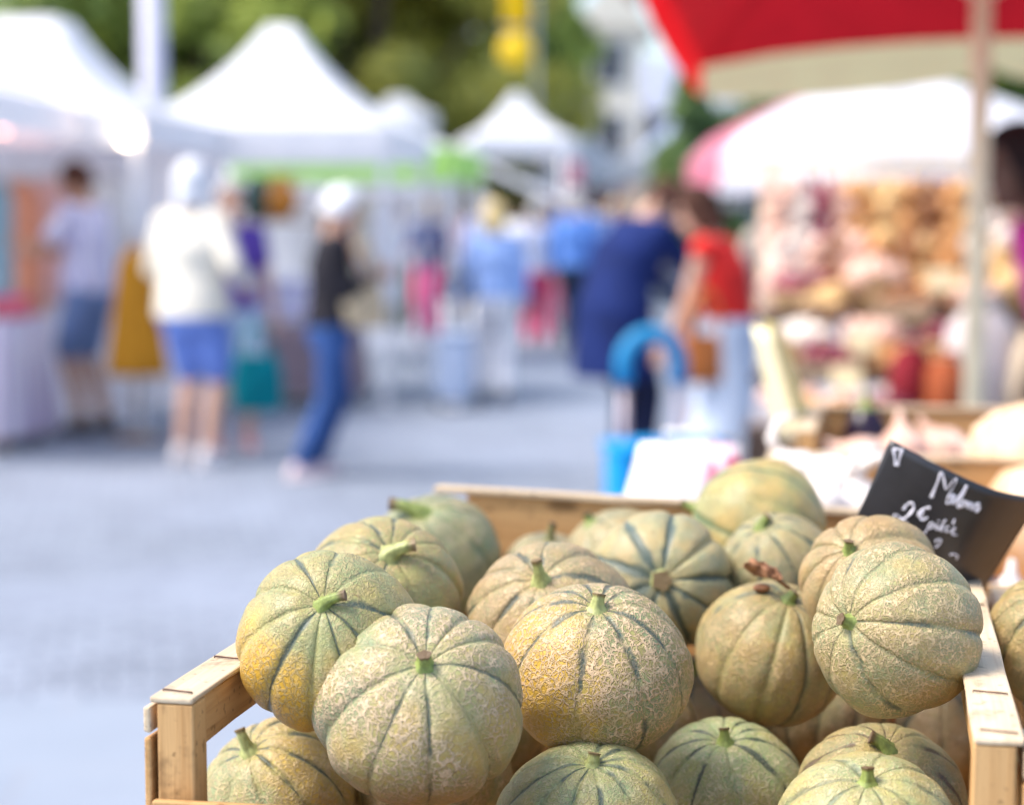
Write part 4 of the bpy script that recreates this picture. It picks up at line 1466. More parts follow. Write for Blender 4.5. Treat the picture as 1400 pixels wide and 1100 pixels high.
def house(px, d, w, dp, h, roofh, yaw, label, wall, roof, floors=3, cols=4, shutters=None, gable=False):
    c = ground(px, d)
    r = empty('house', c, yaw, label, 'house')
    bm = bmesh.new(); add_box(bm, (0, 0, h / 2 - .05), w, dp, h + .1)
    mesh_obj('wall', bm, wall, r, smooth=False)
    bm = bmesh.new()
    e = .35
    z0 = h + .003
    if gable:
        q = [(-w / 2 - e, -dp / 2 - e, z0), (w / 2 + e, -dp / 2 - e, z0), (w / 2 + e, dp / 2 + e, z0), (-w / 2 - e, dp / 2 + e, z0), (0, -dp / 2 - e, z0 + roofh), (0, dp / 2 + e, z0 + roofh)]
    else:
        q = [(-w / 2 - e, -dp / 2 - e, z0), (w / 2 + e, -dp / 2 - e, z0), (w / 2 + e, dp / 2 + e, z0), (-w / 2 - e, dp / 2 + e, z0), (-w / 2 + 1.0, 0, z0 + roofh), (w / 2 - 1.0, 0, z0 + roofh)]
    v = [bm.verts.new(p) for p in q]
    if gable:
        for f in ((0, 4, 5, 3), (1, 2, 5, 4), (0, 1, 4), (2, 3, 5), (0, 3, 2, 1)): bm.faces.new([v[i] for i in f])
    else:
        for f in ((0, 1, 5, 4), (2, 3, 4, 5), (0, 4, 3), (1, 2, 5), (0, 3, 2, 1)): bm.faces.new([v[i] for i in f])
    ro = mesh_obj('roof', bm, roof, r, smooth=False)
    bm = bmesh.new(); add_box(bm, (w * .28, 0, h + roofh * .9), .7, .6, 1.4); add_box(bm, (w * .28, 0, h + roofh * .9 + .75), .85, .75, .1)
    mesh_obj('chimney', bm, plain('chimney_brick', (.40, .28, .22), .8), ro, smooth=False)
    gl = plain('window_glass', (.05, .06, .08), .1, bump=0)
    fr = plain('window_frame_paint', (.72, .72, .72), .5)
    for i in range(floors):
        for j in range(cols):
            x = -w / 2 + w * (j + .5) / cols
            z = .9 + (h - .9) * (i + .5) / floors
            hh = min(1.5, h / floors * .55)
            bm = bmesh.new()
            for sx in (-1, 1): add_box(bm, (x + sx * .5, -dp / 2 - .03, z), .09, .10, hh + .1)
            for sz in (-1, 1): add_box(bm, (x, -dp / 2 - .03, z + sz * hh / 2), .908, .098, .09)
            add_box(bm, (x, -dp / 2 - .025, z), .05, .06, hh - .1)
            wf = mesh_obj('window', bm, fr, r, smooth=False)
            bm = bmesh.new(); add_box(bm, (x, -dp / 2 - .006, z), .93, .02, hh - .08)
            mesh_obj('pane', bm, gl, wf, smooth=False)
            if shutters:
                for sx in (-1, 1):
                    bm = bmesh.new(); add_box(bm, (x + sx * .80, -dp / 2 - .03, z), .48, .05, hh + .1); bevel_all(bm, .01)
                    mesh_obj('shutter', bm, shutters, r, smooth=False)
    bm = bmesh.new(); add_box(bm, (-w * .18, -dp / 2 - .03, 1.0), 1.0, .07, 2.1); bevel_all(bm, .01)
    mesh_obj('door', bm, plain('door_paint', (.18, .16, .16), .5), r, smooth=False)
    return r


CREAM_W = plain('cream_render', (.82, .76, .64), .8, 0, .04, 2)
LILAC_W = plain('lilac_render', (.46, .44, .50), .8, 0, .08, 2)
PINKW = plain('rose_render', (.56, .46, .46), .8, 0, .08, 2)
SLATE = plain('slate_roof', (.30, .33, .42), .55, 0, .15, 4)
TILE = plain('clay_roof', (.36, .24, .22), .7, 0, .2, 5)
house(836, 62, 1.9, 6, 7.4, 1.4, rad(-4), 'tall narrow sunlit cream house with a steep gable', CREAM_W, CREAM_W, 3, 1, gable=True)
house(775, 66, 3.2, 6, 4.2, 2.6, rad(6), 'slate roofed house beside the narrow cream one', LILAC_W, SLATE, 2, 2, shutters=plain('blue_shutter', (.20, .27, .42), .5))
house(905, 70, 3.6, 7, 5.2, 2.2, rad(-5), 'grey house with a blue slate roof behind the narrow cream one', plain('grey_render', (.58, .56, .60), .8, 0, .06, 2), SLATE, 3, 2)
house(975, 58, 4.0, 6, 3.2, 1.6, rad(-8), 'low rose house with a pale blue roof near the red topped woman', plain('peach_render', (.70, .58, .52), .8, 0, .06, 2), plain('blue_slate', (.38, .45, .62), .5, 0, .1, 4), 1, 3)
house(700, 52, 5.2, 6, 2.6, 1.1, rad(4), 'low rose grey house with a brown roof behind the small white canopy', PINKW, TILE, 1, 3, shutters=plain('red_shutter', (.4, .08, .1), .5))
house(1180, 64, 9.0, 7, 5.0, 2.2, rad(-8), 'wide pale house behind the produce stall', LILAC_W, SLATE, 2, 5, shutters=plain('grey_shutter', (.34, .36, .40), .5))
house(300, 60, 14, 7, 4.6, 2.0, rad(4), 'wide rose house hidden behind the trees', PINKW, TILE, 2, 7)
house(-60, 58, 9, 7, 5.4, 2.0, rad(6), 'pale grey house beyond the trees at the picture edge', LILAC_W, SLATE, 2, 4)

# sloping white awning stall beyond the blonde walker
c = ground(742, 23.5)
aw = empty('awning_stall', c, rad(0), 'stall with a long white awning sloping down, beyond the blonde person', 'stall')
bm = bmesh.new()
rows = []
for i in range(9):
    row = []
    for j in range(7):
        u, v = i / 8, j / 6
        row.append(bm.verts.new((-.82 + 1.64 * u, -.7 + 1.6 * v, 2.14 - .70 * u ** 1.1 + .04 * math.sin(v * PI * 3) - .03 * math.sin(u * PI))))
    rows.append(row)
for a, b in zip(rows, rows[1:]):
    for j in range(6): bm.faces.new((a[j], b[j], b[j + 1], a[j + 1]))
o = mesh_obj('awning', bm, WHITE_PVC, aw)
for x, z in ((-.78, 2.1), (.78, 1.42)):
    for y in (-.66, .84):
        bm = bmesh.new(); add_tube(bm, [V((x, y, 0)), V((x, y, z))], .022, 8); mesh_obj('leg', bm, WHITE_ALU, aw)
p = at(770, 242, 24)
fl = empty('flag', V((p.x, p.y, 0)), 0, 'small dusty crimson pennant above the sloping white awning', 'flag')
bm = bmesh.new(); add_tube(bm, [V((0, 0, 0)), V((0, 0, p.z + .3))], .02, 8); mesh_obj('pole', bm, WHITE_ALU, fl)
bm = bmesh.new()
rows = [[bm.verts.new((.02 + .22 * i / 6, .03 * math.sin(i), p.z - .12 + .30 * j / 3)) for j in range(4)] for i in range(7)]
for a, b in zip(rows, rows[1:]):
    for j in range(3): bm.faces.new((a[j], b[j], b[j + 1], a[j + 1]))
o = mesh_obj('pennant', bm, fabric('crimson_flag', (.50, .20, .26), .1, transl=.2), fl); m_ = o.modifiers.new('thick', 'SOLIDIFY'); m_.thickness = .004

# ------------------------------------------------------------------ trolleys
def wheel(bm, c, r, w):
    add_lathe(bm, [(r * .75, -w / 2), (r, -w / 2), (r, w / 2), (r * .75, w / 2), (r * .75, -w / 2)], c, 24, Matrix.Rotation(PI / 2, 3, 'Y'))


def shopping_trolley(c, yaw, label, bagm, tubem, gripm, s=1.0, h=1.0, body=.62, bw=.37):
    r = empty('shopping_trolley', c, yaw, label, 'trolley')
    w = .20
    bm = bmesh.new()
    R_ = w / 2
    for sx in (-1, 1): add_tube(bm, [V((sx * R_, .14, .08)), V((sx * R_, .14, h - R_ - .06))], .017, 10)
    add_tube(bm, [V((-R_, .14, .1)), V((R_, .14, .1))], .014, 8)
    add_tube(bm, [V((-R_ + .02, .14, .05)), V((-R_ + .02, -.14, .05)), V((R_ - .02, -.14, .05)), V((R_ - .02, .14, .05))], .012, 8)
    mesh_obj('frame', bm, tubem, r)
    bm = bmesh.new()
    add_tube(bm, [V((-R_, .14, h - R_ - .07))] + [V((-R_ * math.cos(PI * k / 14), .14, h - R_ + R_ * math.sin(PI * k / 14))) for k in range(15)] + [V((R_, .14, h - R_ - .07))], .033, 12)
    mesh_obj('grip', bm, gripm, r)
    bm = bmesh.new()
    add_box(bm, (0, -.02, .08 + (body - .08) / 2), bw, .26, body - .08); bevel_all(bm, .03, 3)
    bmesh.ops.subdivide_edges(bm, edges=bm.edges[:], cuts=2, use_grid_fill=True)
    for v in bm.verts: v.co += V((noise.noise(v.co * 7), noise.noise(v.co * 7 + V((5, 0, 0))), 0)) * .012
    mesh_obj('bag', bm, bagm, r)
    bm = bmesh.new(); add_box(bm, (0, -.03, body + .008), bw + .02, .28, .03); bevel_all(bm, .012)
    mesh_obj('flap', bm, bagm, r)
    for sx in (-1, 1):
        bm = bmesh.new(); wheel(bm, V((sx * .165, .14, .075)), .075, .03); add_lathe(bm, [(.0, -.02), (.05, -.018), (.05, .018), (0, .02)], V((sx * .165, .14, .075)), 16, Matrix.Rotation(PI / 2, 3, 'Y'))
        mesh_obj('wheel', bm, plain('trolley_tyre', (.05, .05, .055), .6), r)
    return r


shopping_trolley(ground(908, 6.5), rad(12), 'turquoise blue shopping trolley with an arched blue grip on grey tubes', fabric('azure_nylon', (.0, .26, .62), .06, .5), plain('grey_tube', (.40, .36, .42), .35, .2), plain('blue_grip_foam', (.01, .24, .50), .6))
shopping_trolley(ground(622, 14.2), rad(-10), 'pale blue grey shopping trolley pulled by the blonde walker', fabric('pale_slate_nylon', (.38, .46, .62), .08, .5), plain('white_tube', (.7, .7, .72), .35, .2), plain('dark_grip', (.05, .06, .09), .6), h=1.0, body=.56, bw=.26)

# ------------------------------------------------------------------ parasols
def parasol(c, yaw, poly, rim, apex, label, mats, val_mats, vh, pole_mat, pole_r=.022, prof=.85, scal=1, tilt=0.0, arch=0.0):
    """poly: the rim's corners in plan; each side is one panel"""
    r = empty('parasol', c, yaw, label, 'parasol')
    poly = [V((p[0], p[1], 0)) for p in poly]
    sides = len(poly)
    bm = bmesh.new()
    N, S = 10, 8
    rows = []
    for i in range(N + 1):
        u = i / N
        row = []
        for k in range(sides):
            p0, p1 = poly[k], poly[(k + 1) % sides]
            for j in range(S):
                f = j / S
                p = p0.lerp(p1, f) * max(1 - u, .02)
                p.z = rim + (apex - rim) * (u ** prof) - .05 * math.sin(PI * f) * math.sin(PI * min(1, u * 1.1)) * .8
                p.z += arch * (math.sin(PI * f) ** .7 - .5) * (1 - u) - tilt * p.y
                row.append(bm.verts.new(p))
        rows.append(row)
    n = len(rows[0])
    for a, b in zip(rows, rows[1:]):
        for j in range(n):
            f = bm.faces.new((a[j], a[(j + 1) % n], b[(j + 1) % n], b[j]))
            f.material_index = (j // S) % len(mats)
    bm.faces.new(rows[-1])
    o = mesh_obj('canopy', bm, mats, r)
    bm = bmesh.new()
    q = []
    for k in range(sides):
        p0, p1 = poly[k], poly[(k + 1) % sides]
        M_ = 14 * scal
        for j in range(M_):
            p = p0.lerp(p1, j / M_) * 1.002
            f = (j / M_ * scal) % 1.0
            dn = vh * (.60 + .40 * math.sin(PI * f) ** .55)
            zt_ = rim - tilt * p.y + arch * (math.sin(PI * j / M_) ** .7 - .5)
            q.append((bm.verts.new(V((p.x, p.y, zt_ + .004))), bm.verts.new(V((p.x, p.y, zt_ - dn))), k))
    for j in range(len(q)):
        a, b = q[j], q[(j + 1) % len(q)]
        f = bm.faces.new((a[0], b[0], b[1], a[1]))
        f.material_index = a[2] % len(val_mats)
    o = mesh_obj('valance', bm, val_mats, r, smooth=False)
    bm = bmesh.new(); add_tube(bm, [V((0, 0, .02)), V((0, 0, apex + .06))], pole_r, 12)
    add_lathe(bm, [(0, apex + .05), (.035, apex + .055), (.03, apex + .09), (0, apex + .11)])
    mesh_obj('pole', bm, pole_mat, r)
    for k in range(sides):
        e = poly[k]
        zr = lambda u: rim + (apex - rim) * u ** prof
        bm = bmesh.new()
        add_tube(bm, [e * .03 + V((0, 0, zr(.97) - .02))] + [e * (1 - u) * .995 + V((0, 0, zr(u) - .014 - tilt * e.y * (1 - u))) for u in (.8, .6, .4, .2, .08, .01)], .008, 6)
        add_tube(bm, [e * .03 + V((0, 0, rim - .10)), e * .5 + V((0, 0, zr(.5) - .03 - tilt * e.y * .5))], .007, 6)
        mesh_obj('rib', bm, pole_mat, r)
    bm = bmesh.new(); add_lathe(bm, [(.26, 0), (.26, .05), (.20, .08), (.05, .09), (.04, .30), (.028, .31)], seg=28)
    mesh_obj('base', bm, plain('concrete_base', (.35, .34, .33), .8), r)
    return r


RED = fabric('red_canvas', (.62, .008, .022), .06, .7, transl=.08)
RED_FLAP = fabric('red_flap_canvas', (.70, .012, .018), .06, .7, transl=.45)
CREAM_V = fabric('cream_canvas', (.95, .82, .44), .03, .7, transl=.85)
PALE_WOOD = plain('pale_pole_varnish', (.82, .69, .46), .5)
WHITE_C = fabric('white_parasol_canvas', (.86, .86, .89), .02, .6, transl=.35)
ROSE_C = fabric('rose_parasol_canvas', (.78, .26, .34), .06, .6, transl=.45)
cR = ground(1336, 5.18)
parasol(cR, rad(-13.7), [(-.93, -1.25), (1.0, -1.25), (1.0, 1.25), (-.93, 1.25)], 2.10, 2.72, 'large red parasol with a scalloped cream valance on a pale wooden pole', [RED], [CREAM_V, CREAM_V, CREAM_V, RED_FLAP], .16, PALE_WOOD, .028, scal=2, tilt=.114, arch=.075)
cW = ground(1218, 12)
parasol(cW, rad(-16), [(1.3 * math.cos(PI * k / 4), 1.3 * math.sin(PI * k / 4)) for k in range(8)], 1.78, 2.36, 'white and rose parasol behind the hanging strings of bulbs', [WHITE_C, WHITE_C, WHITE_C, WHITE_C, ROSE_C, WHITE_C, WHITE_C, WHITE_C], [WHITE_C, WHITE_C, WHITE_C, WHITE_C, ROSE_C, WHITE_C, WHITE_C, WHITE_C], .2, WHITE_ALU, prof=.62)

# ------------------------------------------------------------------ the produce stall opposite
pst = ground(1342, 7.3)
r = empty('produce_stall', pst, rad(-10), 'long wooden produce stall with stepped shelves and a hanging frame', 'stall')
def bx(name, c, sx, sy, sz, mat, bev=.004, par=None, M=None):
    bm = bmesh.new(); add_box(bm, c, sx, sy, sz, M)
    if bev: bevel_all(bm, bev)
    return mesh_obj(name, bm, mat, par, smooth=False)
DKW = plain('dark_stall_wood', (.085, .055, .04), .7, 0, .25, 8)
bx('counter', (.15, -.55, .655), 2.0, .55, .035, DKW, .004, r)
bx('front_panel', (.15, -.83, .44), 2.0, .02, .39, DKW, .003, r)
bx('step_shelf', (.15, -.08, .80), 2.0, .36, .03, DKW, .004, r)
bx('step_shelf', (.15, .30, 1.02), 2.0, .36, .03, DKW, .004, r)
for x in (-.8, .15, 1.1):
    for y, h in ((-.78, .637), (-.08, .785), (.30, 1.005)):
        bx('leg', (x, y + .02, h / 2), .05, .05, h, DKW, .003, r)
for x in (-.84, 1.12):
    bx('upright', (x, .54, .83), .05, .05, 1.66, PALE_WOOD, .004, r)
for z in (1.64, 1.42):
    bx('bar', (.14, .54 - .035, z), 1.98, .022, .035, PALE_WOOD, .003, r)
STM = Matrix.Translation(pst) @ Matrix.Rotation(rad(-10), 4, 'Z')
def S(x, y, z): return STM @ V((x, y, z))


def skin(name, c, c2, rough=.45):
    if name in _mats: return _mats[name]
    t = NT(name)
    P = t.obj()
    n = t.noise(t.mapping(P, (1, 1, .25)), 60, 4)
    n2 = t.noise(P, 9, 3)
    colr = t.mix(t.remap(n.outputs[0], .35, .65), c, c2)
    colr = t.mix(t.remap(n2.outputs[0], .45, .7, 0, .5), colr, tuple(x * .7 for x in c))
    t.color(colr); t.b.inputs['Roughness'].default_value = rough
    t.ln(t.bump(n.outputs[0], .3, .004), t.b.inputs['Normal'])
    _mats[name] = t.m
    return t.m


BULBS = [('pale pink', skin('pink_bulb', (.70, .40, .29), (.78, .55, .45))), ('orange brown', skin('orange_bulb', (.58, .25, .07), (.66, .36, .14))), ('white', skin('white_bulb', (.78, .66, .55), (.84, .77, .70))),
         ('burgundy', skin('red_bulb', (.20, .02, .05), (.30, .05, .08))), ('honey', skin('honey_bulb', (.66, .40, .14), (.72, .50, .24))), ('chestnut brown', skin('brown_bulb', (.26, .10, .035), (.36, .16, .06)))]
BULB_PROF = [(.0, -.92), (.25, -.95), (.72, -.70), (.98, -.2), (.98, .1), (.74, .55), (.35, .85), (.16, 1.15), (.10, 1.5), (.0, 1.55)]


def bulb(bm, c, r, M=None):
    add_lathe(bm, [(a * r, b * r) for a, b in BULB_PROF], c, 12, M)


def string_of_bulbs(top, L, mat, label, seed, rr=.052):
    rnd = random.Random(seed)
    r_ = empty('bulb_string', top, rnd.uniform(0, 6), label, 'onions', 'strings of bulbs on the hanging frame')
    bm = bmesh.new()
    n = int(L / (rr * 1.25))
    for i in range(n):
        for k in range(3):
            a = rnd.uniform(0, .5) + 2 * PI * k / 3 + i * 1.05
            z = -.10 - i * rr * 1.25
            d_ = V((math.cos(a), math.sin(a), -.35))
            bulb(bm, V((math.cos(a) * rr * .95, math.sin(a) * rr * .95, z)), rr * rnd.uniform(.85, 1.1), V((0, 0, -1)).rotation_difference(d_.normalized()).to_matrix())
    mesh_obj('bulbs', bm, mat, r_)
    bm = bmesh.new()
    add_tube(bm, [V((0, 0, .0)), V((.004, 0, -.08)), V((0, 0, -L))], [.006, .014, .010], 8)
    mesh_obj('plait', bm, skin('straw', (.55, .42, .22), (.66, .54, .32)), r_)
    return r_


ords = ['first', 'second', 'third', 'fourth', 'fifth', 'sixth', 'seventh', 'eighth', 'ninth', 'tenth', 'eleventh', 'twelfth']
pat = [0, 2, 3, 0, 1, 4, 1, 5, 1, 4, 2, 0]
for k in range(12):
    x = -.78 + k * .088 + RND.uniform(-.02, .02)
    string_of_bulbs(S(x, .487, 1.622), RND.uniform(.40, .60), BULBS[pat[k]][1], '%s string of %s bulbs, %s along the upper bar from the beige jacket side' % ('short' if k % 2 else 'long', BULBS[pat[k]][0], ords[k]), 100 + k)
pat2 = [2, 0, 5, 0, 1, 5, 4, 1, 2, 4, 3]
for k in range(11):
    x = -.74 + k * .092 + RND.uniform(-.02, .02)
    string_of_bulbs(S(x, .470, 1.40), RND.uniform(.30, .42), BULBS[pat2[k]][1], 'string of %s bulbs, %s along the lower bar from the beige jacket side' % (BULBS[pat2[k]][0], ords[k]), 200 + k)


def basket(c, label, content, cm, seed, rx=.17, ry=.14, h=.13, n=16, rr=.04):
    rnd = random.Random(seed)
    r_ = empty('basket', c, rnd.uniform(-.2, .2), label, 'basket', 'baskets on the stepped shelves')
    bm = bmesh.new()
    rows = []
    for i in range(9):
        u = i / 8
        k_ = .82 + .18 * u + .012 * (i % 2)
        rows.append((V((0, 0, u * h)), V((rx * k_, 0, 0)), V((0, ry * k_, 0))))
    vs = add_rings(bm, rows, 28, cap=False)
    bm.faces.new(list(reversed(vs[0])))
    o = mesh_obj('wicker', bm, skin('wicker', (.36, .22, .10), (.48, .32, .16), .7), r_)
    m = o.modifiers.new('thick', 'SOLIDIFY'); m.thickness = .008
    bm = bmesh.new()
    for i in range(n):
        a = rnd.uniform(0, 2 * PI); q = math.sqrt(rnd.uniform(0, 1)) * .78
        z = h * .72 + .055 * (1 - q * q) + rnd.uniform(0, .02)
        d_ = V((rnd.uniform(-1, 1), rnd.uniform(-1, 1), rnd.uniform(.1, 1))).normalized()
        bulb(bm, V((math.cos(a) * rx * q, math.sin(a) * ry * q, z)), rr * rnd.uniform(.85, 1.15), V((0, 0, 1)).rotation_difference(d_).to_matrix())
    m_ = mesh_obj('bulbs', bm, cm, r_)
    m_['kind'] = 'stuff'
    return r_


k = 0
for row, (y, z, pats) in enumerate(((-.08, .817, [2, 0, 3, 5, 1]), (.30, 1.037, [3, 0, 1, 4, 2]))):
    for j, q in enumerate(pats):
        basket(S(-.68 + j * .285, y + RND.uniform(-.03, .03), z), 'basket of %s bulbs, %s on the %s shelf from the beige jacket side' % (BULBS[q][0], ords[j], ('middle', 'top')[row]), q, BULBS[q][1], 300 + k, rx=RND.uniform(.115, .14), ry=RND.uniform(.11, .14), h=RND.uniform(.06, .15), rr=RND.uniform(.034, .055))
        k += 1


def sack(c, label, mat, w=.2, h=.36, seed=1):
    r_ = empty('sack', c, seed, label, 'sack')
    bm = bmesh.new()
    vs = add_rings(bm, [(V((0, 0, u * h)), V((w / 2 * q, 0, 0)), V((0, w / 2 * q * .9, 0))) for u, q in ((0, .75), (.05, .98), (.4, 1.08), (.75, .9), (.9, .5), (.93, .42), (1, .6))], 22)
    for v in bm.verts: v.co += V((noise.noise(v.co * 14 + V((seed, 0, 0))), noise.noise(v.co * 14 + V((0, seed, 0))), 0)) * .012
    mesh_obj('cloth', bm, mat, r_)
    bm = bmesh.new()
    add_tube(bm, [V((math.cos(a) * w * .225, math.sin(a) * w * .2, h * .925)) for a in [2 * PI * q / 16 for q in range(17)]], .006, 6)
    mesh_obj('tie', bm, skin('straw', (.55, .42, .22), (.66, .54, .32)), r_)
    return r_


sack(S(-.27, -.52, .674), 'burgundy sack standing on the counter', fabric('burgundy_sack', (.24, .02, .03), .15), .17, .30, 1)
sack(S(-.15, -.58, .674), 'rust orange sack beside the burgundy one', fabric('rust_sack', (.50, .13, .05), .15), .16, .26, 2)
sack(S(-.02, -.50, .674), 'tall grey white sack in front of the parasol pole', fabric('grey_sack', (.66, .60, .58), .06), .26, .46, 3)
sack(S(.15, -.56, .674), 'cream sack next to the grey white one', fabric('cream_sack', (.76, .64, .46), .06), .18, .34, 4)
sack(S(.33, -.56, .674), 'coral red sack at the far end of the counter', fabric('coral_sack', (.66, .14, .10), .1), .20, .22, 5)
for k, (x, lb, q) in enumerate(((-.70, 'white tray of pink bulbs at the near end of the counter', 0), (-.455, 'white tray of white bulbs next to the burgundy sack', 2))):
    tr_ = empty('tray', S(x, -.58, .676), rad(-10), lb, 'tray')
    bm = bmesh.new()
    for cx, cy, sx, sy, sz in ((0, 0, .236, .256, .008), ):
        add_box(bm, (cx, cy, .004), sx, sy, sz)
    for sx in (-1, 1): add_box(bm, (sx * .118, 0, .04), .008, .26, .08)
    for sy in (-1, 1): add_box(bm, (0, sy * .126, .039), .228, .008, .078)
    mesh_obj('box', bm, plain('white_tray_plastic', (.76, .74, .76), .5), tr_, smooth=False)
    bm = bmesh.new()
    for i in range(18):
        bulb(bm, V((RND.uniform(-.09, .09), RND.uniform(-.1, .1), .045 + RND.uniform(0, .05))), .034, V((0, 0, 1)).rotation_difference(V((RND.uniform(-1, 1), RND.uniform(-1, 1), .6)).normalized()).to_matrix())
    mesh_obj('bulbs', bm, BULBS[q][1], tr_)['kind'] = 'stuff'

# small tilted boxes and cream cards scattered among the goods
def fruit_box(c, yaw, tip, label, cm, seed, w=.20, dp=.16, h=.07, rr=.03, n=16):
    rnd = random.Random(seed)
    r_ = empty('fruit_box', c, yaw, label, 'box', 'small boxes among the baskets')
    r_.rotation_euler = (tip, 0, yaw)
    bm = bmesh.new()
    add_box(bm, (0, 0, .004), w - .016, dp - .016, .008)
    for sx in (-1, 1): add_box(bm, (sx * (w / 2 - .004), 0, h / 2), .008, dp, h)
    for sy in (-1, 1): add_box(bm, (0, sy * (dp / 2 - .004), h / 2 - .001), w - .017, .008, h - .002)
    mesh_obj('slats', bm, PINE_DARK if seed % 2 else PINE_PALE, r_, smooth=False)
    bm = bmesh.new()
    for i in range(n):
        d_ = V((rnd.uniform(-1, 1), rnd.uniform(-1, 1), rnd.uniform(0, 1))).normalized()
        bulb(bm, V((rnd.uniform(-w * .38, w * .38), rnd.uniform(-dp * .36, dp * .36), h * .7 + rnd.uniform(0, .045))), rr * rnd.uniform(.8, 1.2), V((0, 0, 1)).rotation_difference(d_).to_matrix())
    mesh_obj('bulbs', bm, cm, r_)['kind'] = 'stuff'
    return r_


for k, (x, y, z, q, lb) in enumerate(((-.56, -.20, .818, 3, 'tipped box of burgundy bulbs on the middle shelf, nearest the beige jacket'), (-.31, -.21, .818, 1, 'tipped box of orange bulbs on the middle shelf'), (-.04, -.20, .818, 5, 'tipped box of chestnut bulbs on the middle shelf by the pole'),
                                     (-.58, .17, 1.037, 4, 'tipped box of honey bulbs on the top shelf, nearest the beige jacket'), (-.26, .16, 1.037, 5, 'tipped box of chestnut bulbs on the top shelf'), (.0, .17, 1.037, 0, 'tipped box of pink bulbs on the top shelf by the pole'),
                                     (-.60, -.72, .675, 1, 'box of orange bulbs at the counter edge, nearest the beige jacket'), (-.36, -.73, .675, 3, 'box of burgundy bulbs at the counter edge before the trays'))):
    fruit_box(S(x, y, z), rad(-10) + RND.uniform(-.4, .4), rad(18) * (k < 6), lb, BULBS[q][1], 400 + k, w=RND.uniform(.17, .24))
for k, (x, y, z, lb) in enumerate(((-.45, -.26, .90, 'cream card stuck between the boxes of the middle shelf'), (-.14, .08, 1.13, 'cream card stuck in the top shelf near the pole'), (-.50, -.60, .80, 'cream card standing over the white trays'))):
    cd_ = empty('blank_card', S(x, y, z), rad(-10) + RND.uniform(-.3, .3), lb, 'card')
    bm = bmesh.new(); add_box(bm, (0, 0, .04), .11, .003, .08, Matrix.Rotation(RND.uniform(-.15, .15), 3, 'Y')); mesh_obj('sheet', bm, plain('cream_card', (.84, .74, .46), .6, 0, .05, 6), cd_, smooth=False)
    bm = bmesh.new(); add_tube(bm, [V((0, .004, .03)), V((0, .004, -.10))], .003, 6); mesh_obj('prong', bm, PINE_DARK, cd_)

# ------------------------------------------------------------------ things near the melon crate
def pumpkin_like(name, c, r, label, mat, cat, seed, sx=1.0, n=9, groove=.03, rot=(0, 0, 0), stalk=True):
    bm = melon_mesh(name, n, seed, .92, groove, 90, 48)
    o = mesh_obj(name, bm, mat)
    o.location = c; o.rotation_euler = rot; o.scale = (r * sx, r, r)
    tag(o, label, cat)
    if stalk: mesh_obj('stalk', stem_mesh(.9, .3, (.08, .05), .08, seed), STEM_DRY, o)
    return o


def butternut(c, axis, L, r0, r1, label, seed):
    bm = bmesh.new()
    axis = V(axis).normalized()
    M_ = V((0, 0, 1)).rotation_difference(axis).to_matrix()
    prof = [(0, 0), (r0 * .5, .01), (r0 * .9, L * .12), (r0, L * .25), (r0 * .92, L * .40), (r1 * 1.15, L * .58), (r1, L * .75), (r1 * 1.0, L * .9), (r1 * .6, L * .985), (r1 * .2, L)]
    add_lathe(bm, prof, c, 36, M_)
    o = mesh_obj('squash', bm, skin('peach_squash', (.74, .47, .25), (.80, .58, .38)))
    tag(o, label, 'squash')
    bm = bmesh.new(); e = V(c) + axis * L
    add_tube(bm, [e - axis * .004, e + axis * .012, e + axis * .025 + UP * .004], [.012, .009, .011], 10)
    mesh_obj('stalk', bm, STEM_DRY, o)
    return o


butternut(at(1330, 668, 2.12), (.75, -.1, .36), .24, .07, .045, 'pale peach squash lying highest beside the price card', 1)
butternut(at(1345, 720, 2.02), (.9, .2, .02), .24, .066, .042, 'peach squash lying lower, half behind the curled price card', 2)
butternut(at(1280, 715, 2.16), (.8, .5, -.05), .22, .06, .04, 'peach squash mostly hidden behind the price card', 3)

gw = skin('garlic_skin', (.80, .72, .66), (.84, .80, .76))
for k, (px, py, d, rr, lb, a) in enumerate(((1146, 664, 2.02, .037, 'large white bulb with a curled neck in the crate behind', (.5, -.3, .5)), (1086, 650, 2.08, .034, 'white bulb just beside the blurred golden melon', (-.5, .2, .7)),
                                           (1112, 655, 2.12, .030, 'small white bulb between its two bigger neighbours', (.2, .6, .4)), (1176, 690, 2.0, .033, 'white bulb nearest the price card', (-.3, -.2, .9)), (1128, 700, 1.98, .034, 'cream bulb lowest in the crate behind', (.7, .1, .2)))):
    c = at(px, py, d)
    bm = bmesh.new()
    M_ = V((0, 0, 1)).rotation_difference(V(a).normalized()).to_matrix()
    add_lathe(bm, [(x_ * rr, y_ * rr * .85) for x_, y_ in BULB_PROF[:-2]], (0, 0, 0), 40, M_, wob=.05)
    e = M_ @ V((0, 0, rr * .95)); dd = M_ @ V((0, 0, 1)); sd_ = M_ @ V((1, 0, 0))
    add_tube(bm, [e, e + dd * rr * .5 + sd_ * rr * .1, e + dd * rr * .8 + sd_ * rr * .6, e + dd * rr * .7 + sd_ * rr * 1.2], [rr * .2, rr * .16, rr * .13, rr * .08], 8)
    o = mesh_obj('garlic_bulb', bm, gw, loc=c)
    tag(o, lb, 'garlic', 'white bulbs in the crate behind')
for k in range(7):
    c = cp(.06 + .06 * (k % 4), .10 + .13 * (k // 4), -.10, O4)
    bm = bmesh.new(); bulb(bm, V((0, 0, 0)), .034, Matrix.Rotation(RND.uniform(-1, 1), 3, 'X'))
    tag(mesh_obj('garlic_bulb', bm, gw, loc=c), 'white bulb at the bottom of the crate behind', 'garlic', 'white bulbs at the bottom of the crate behind')

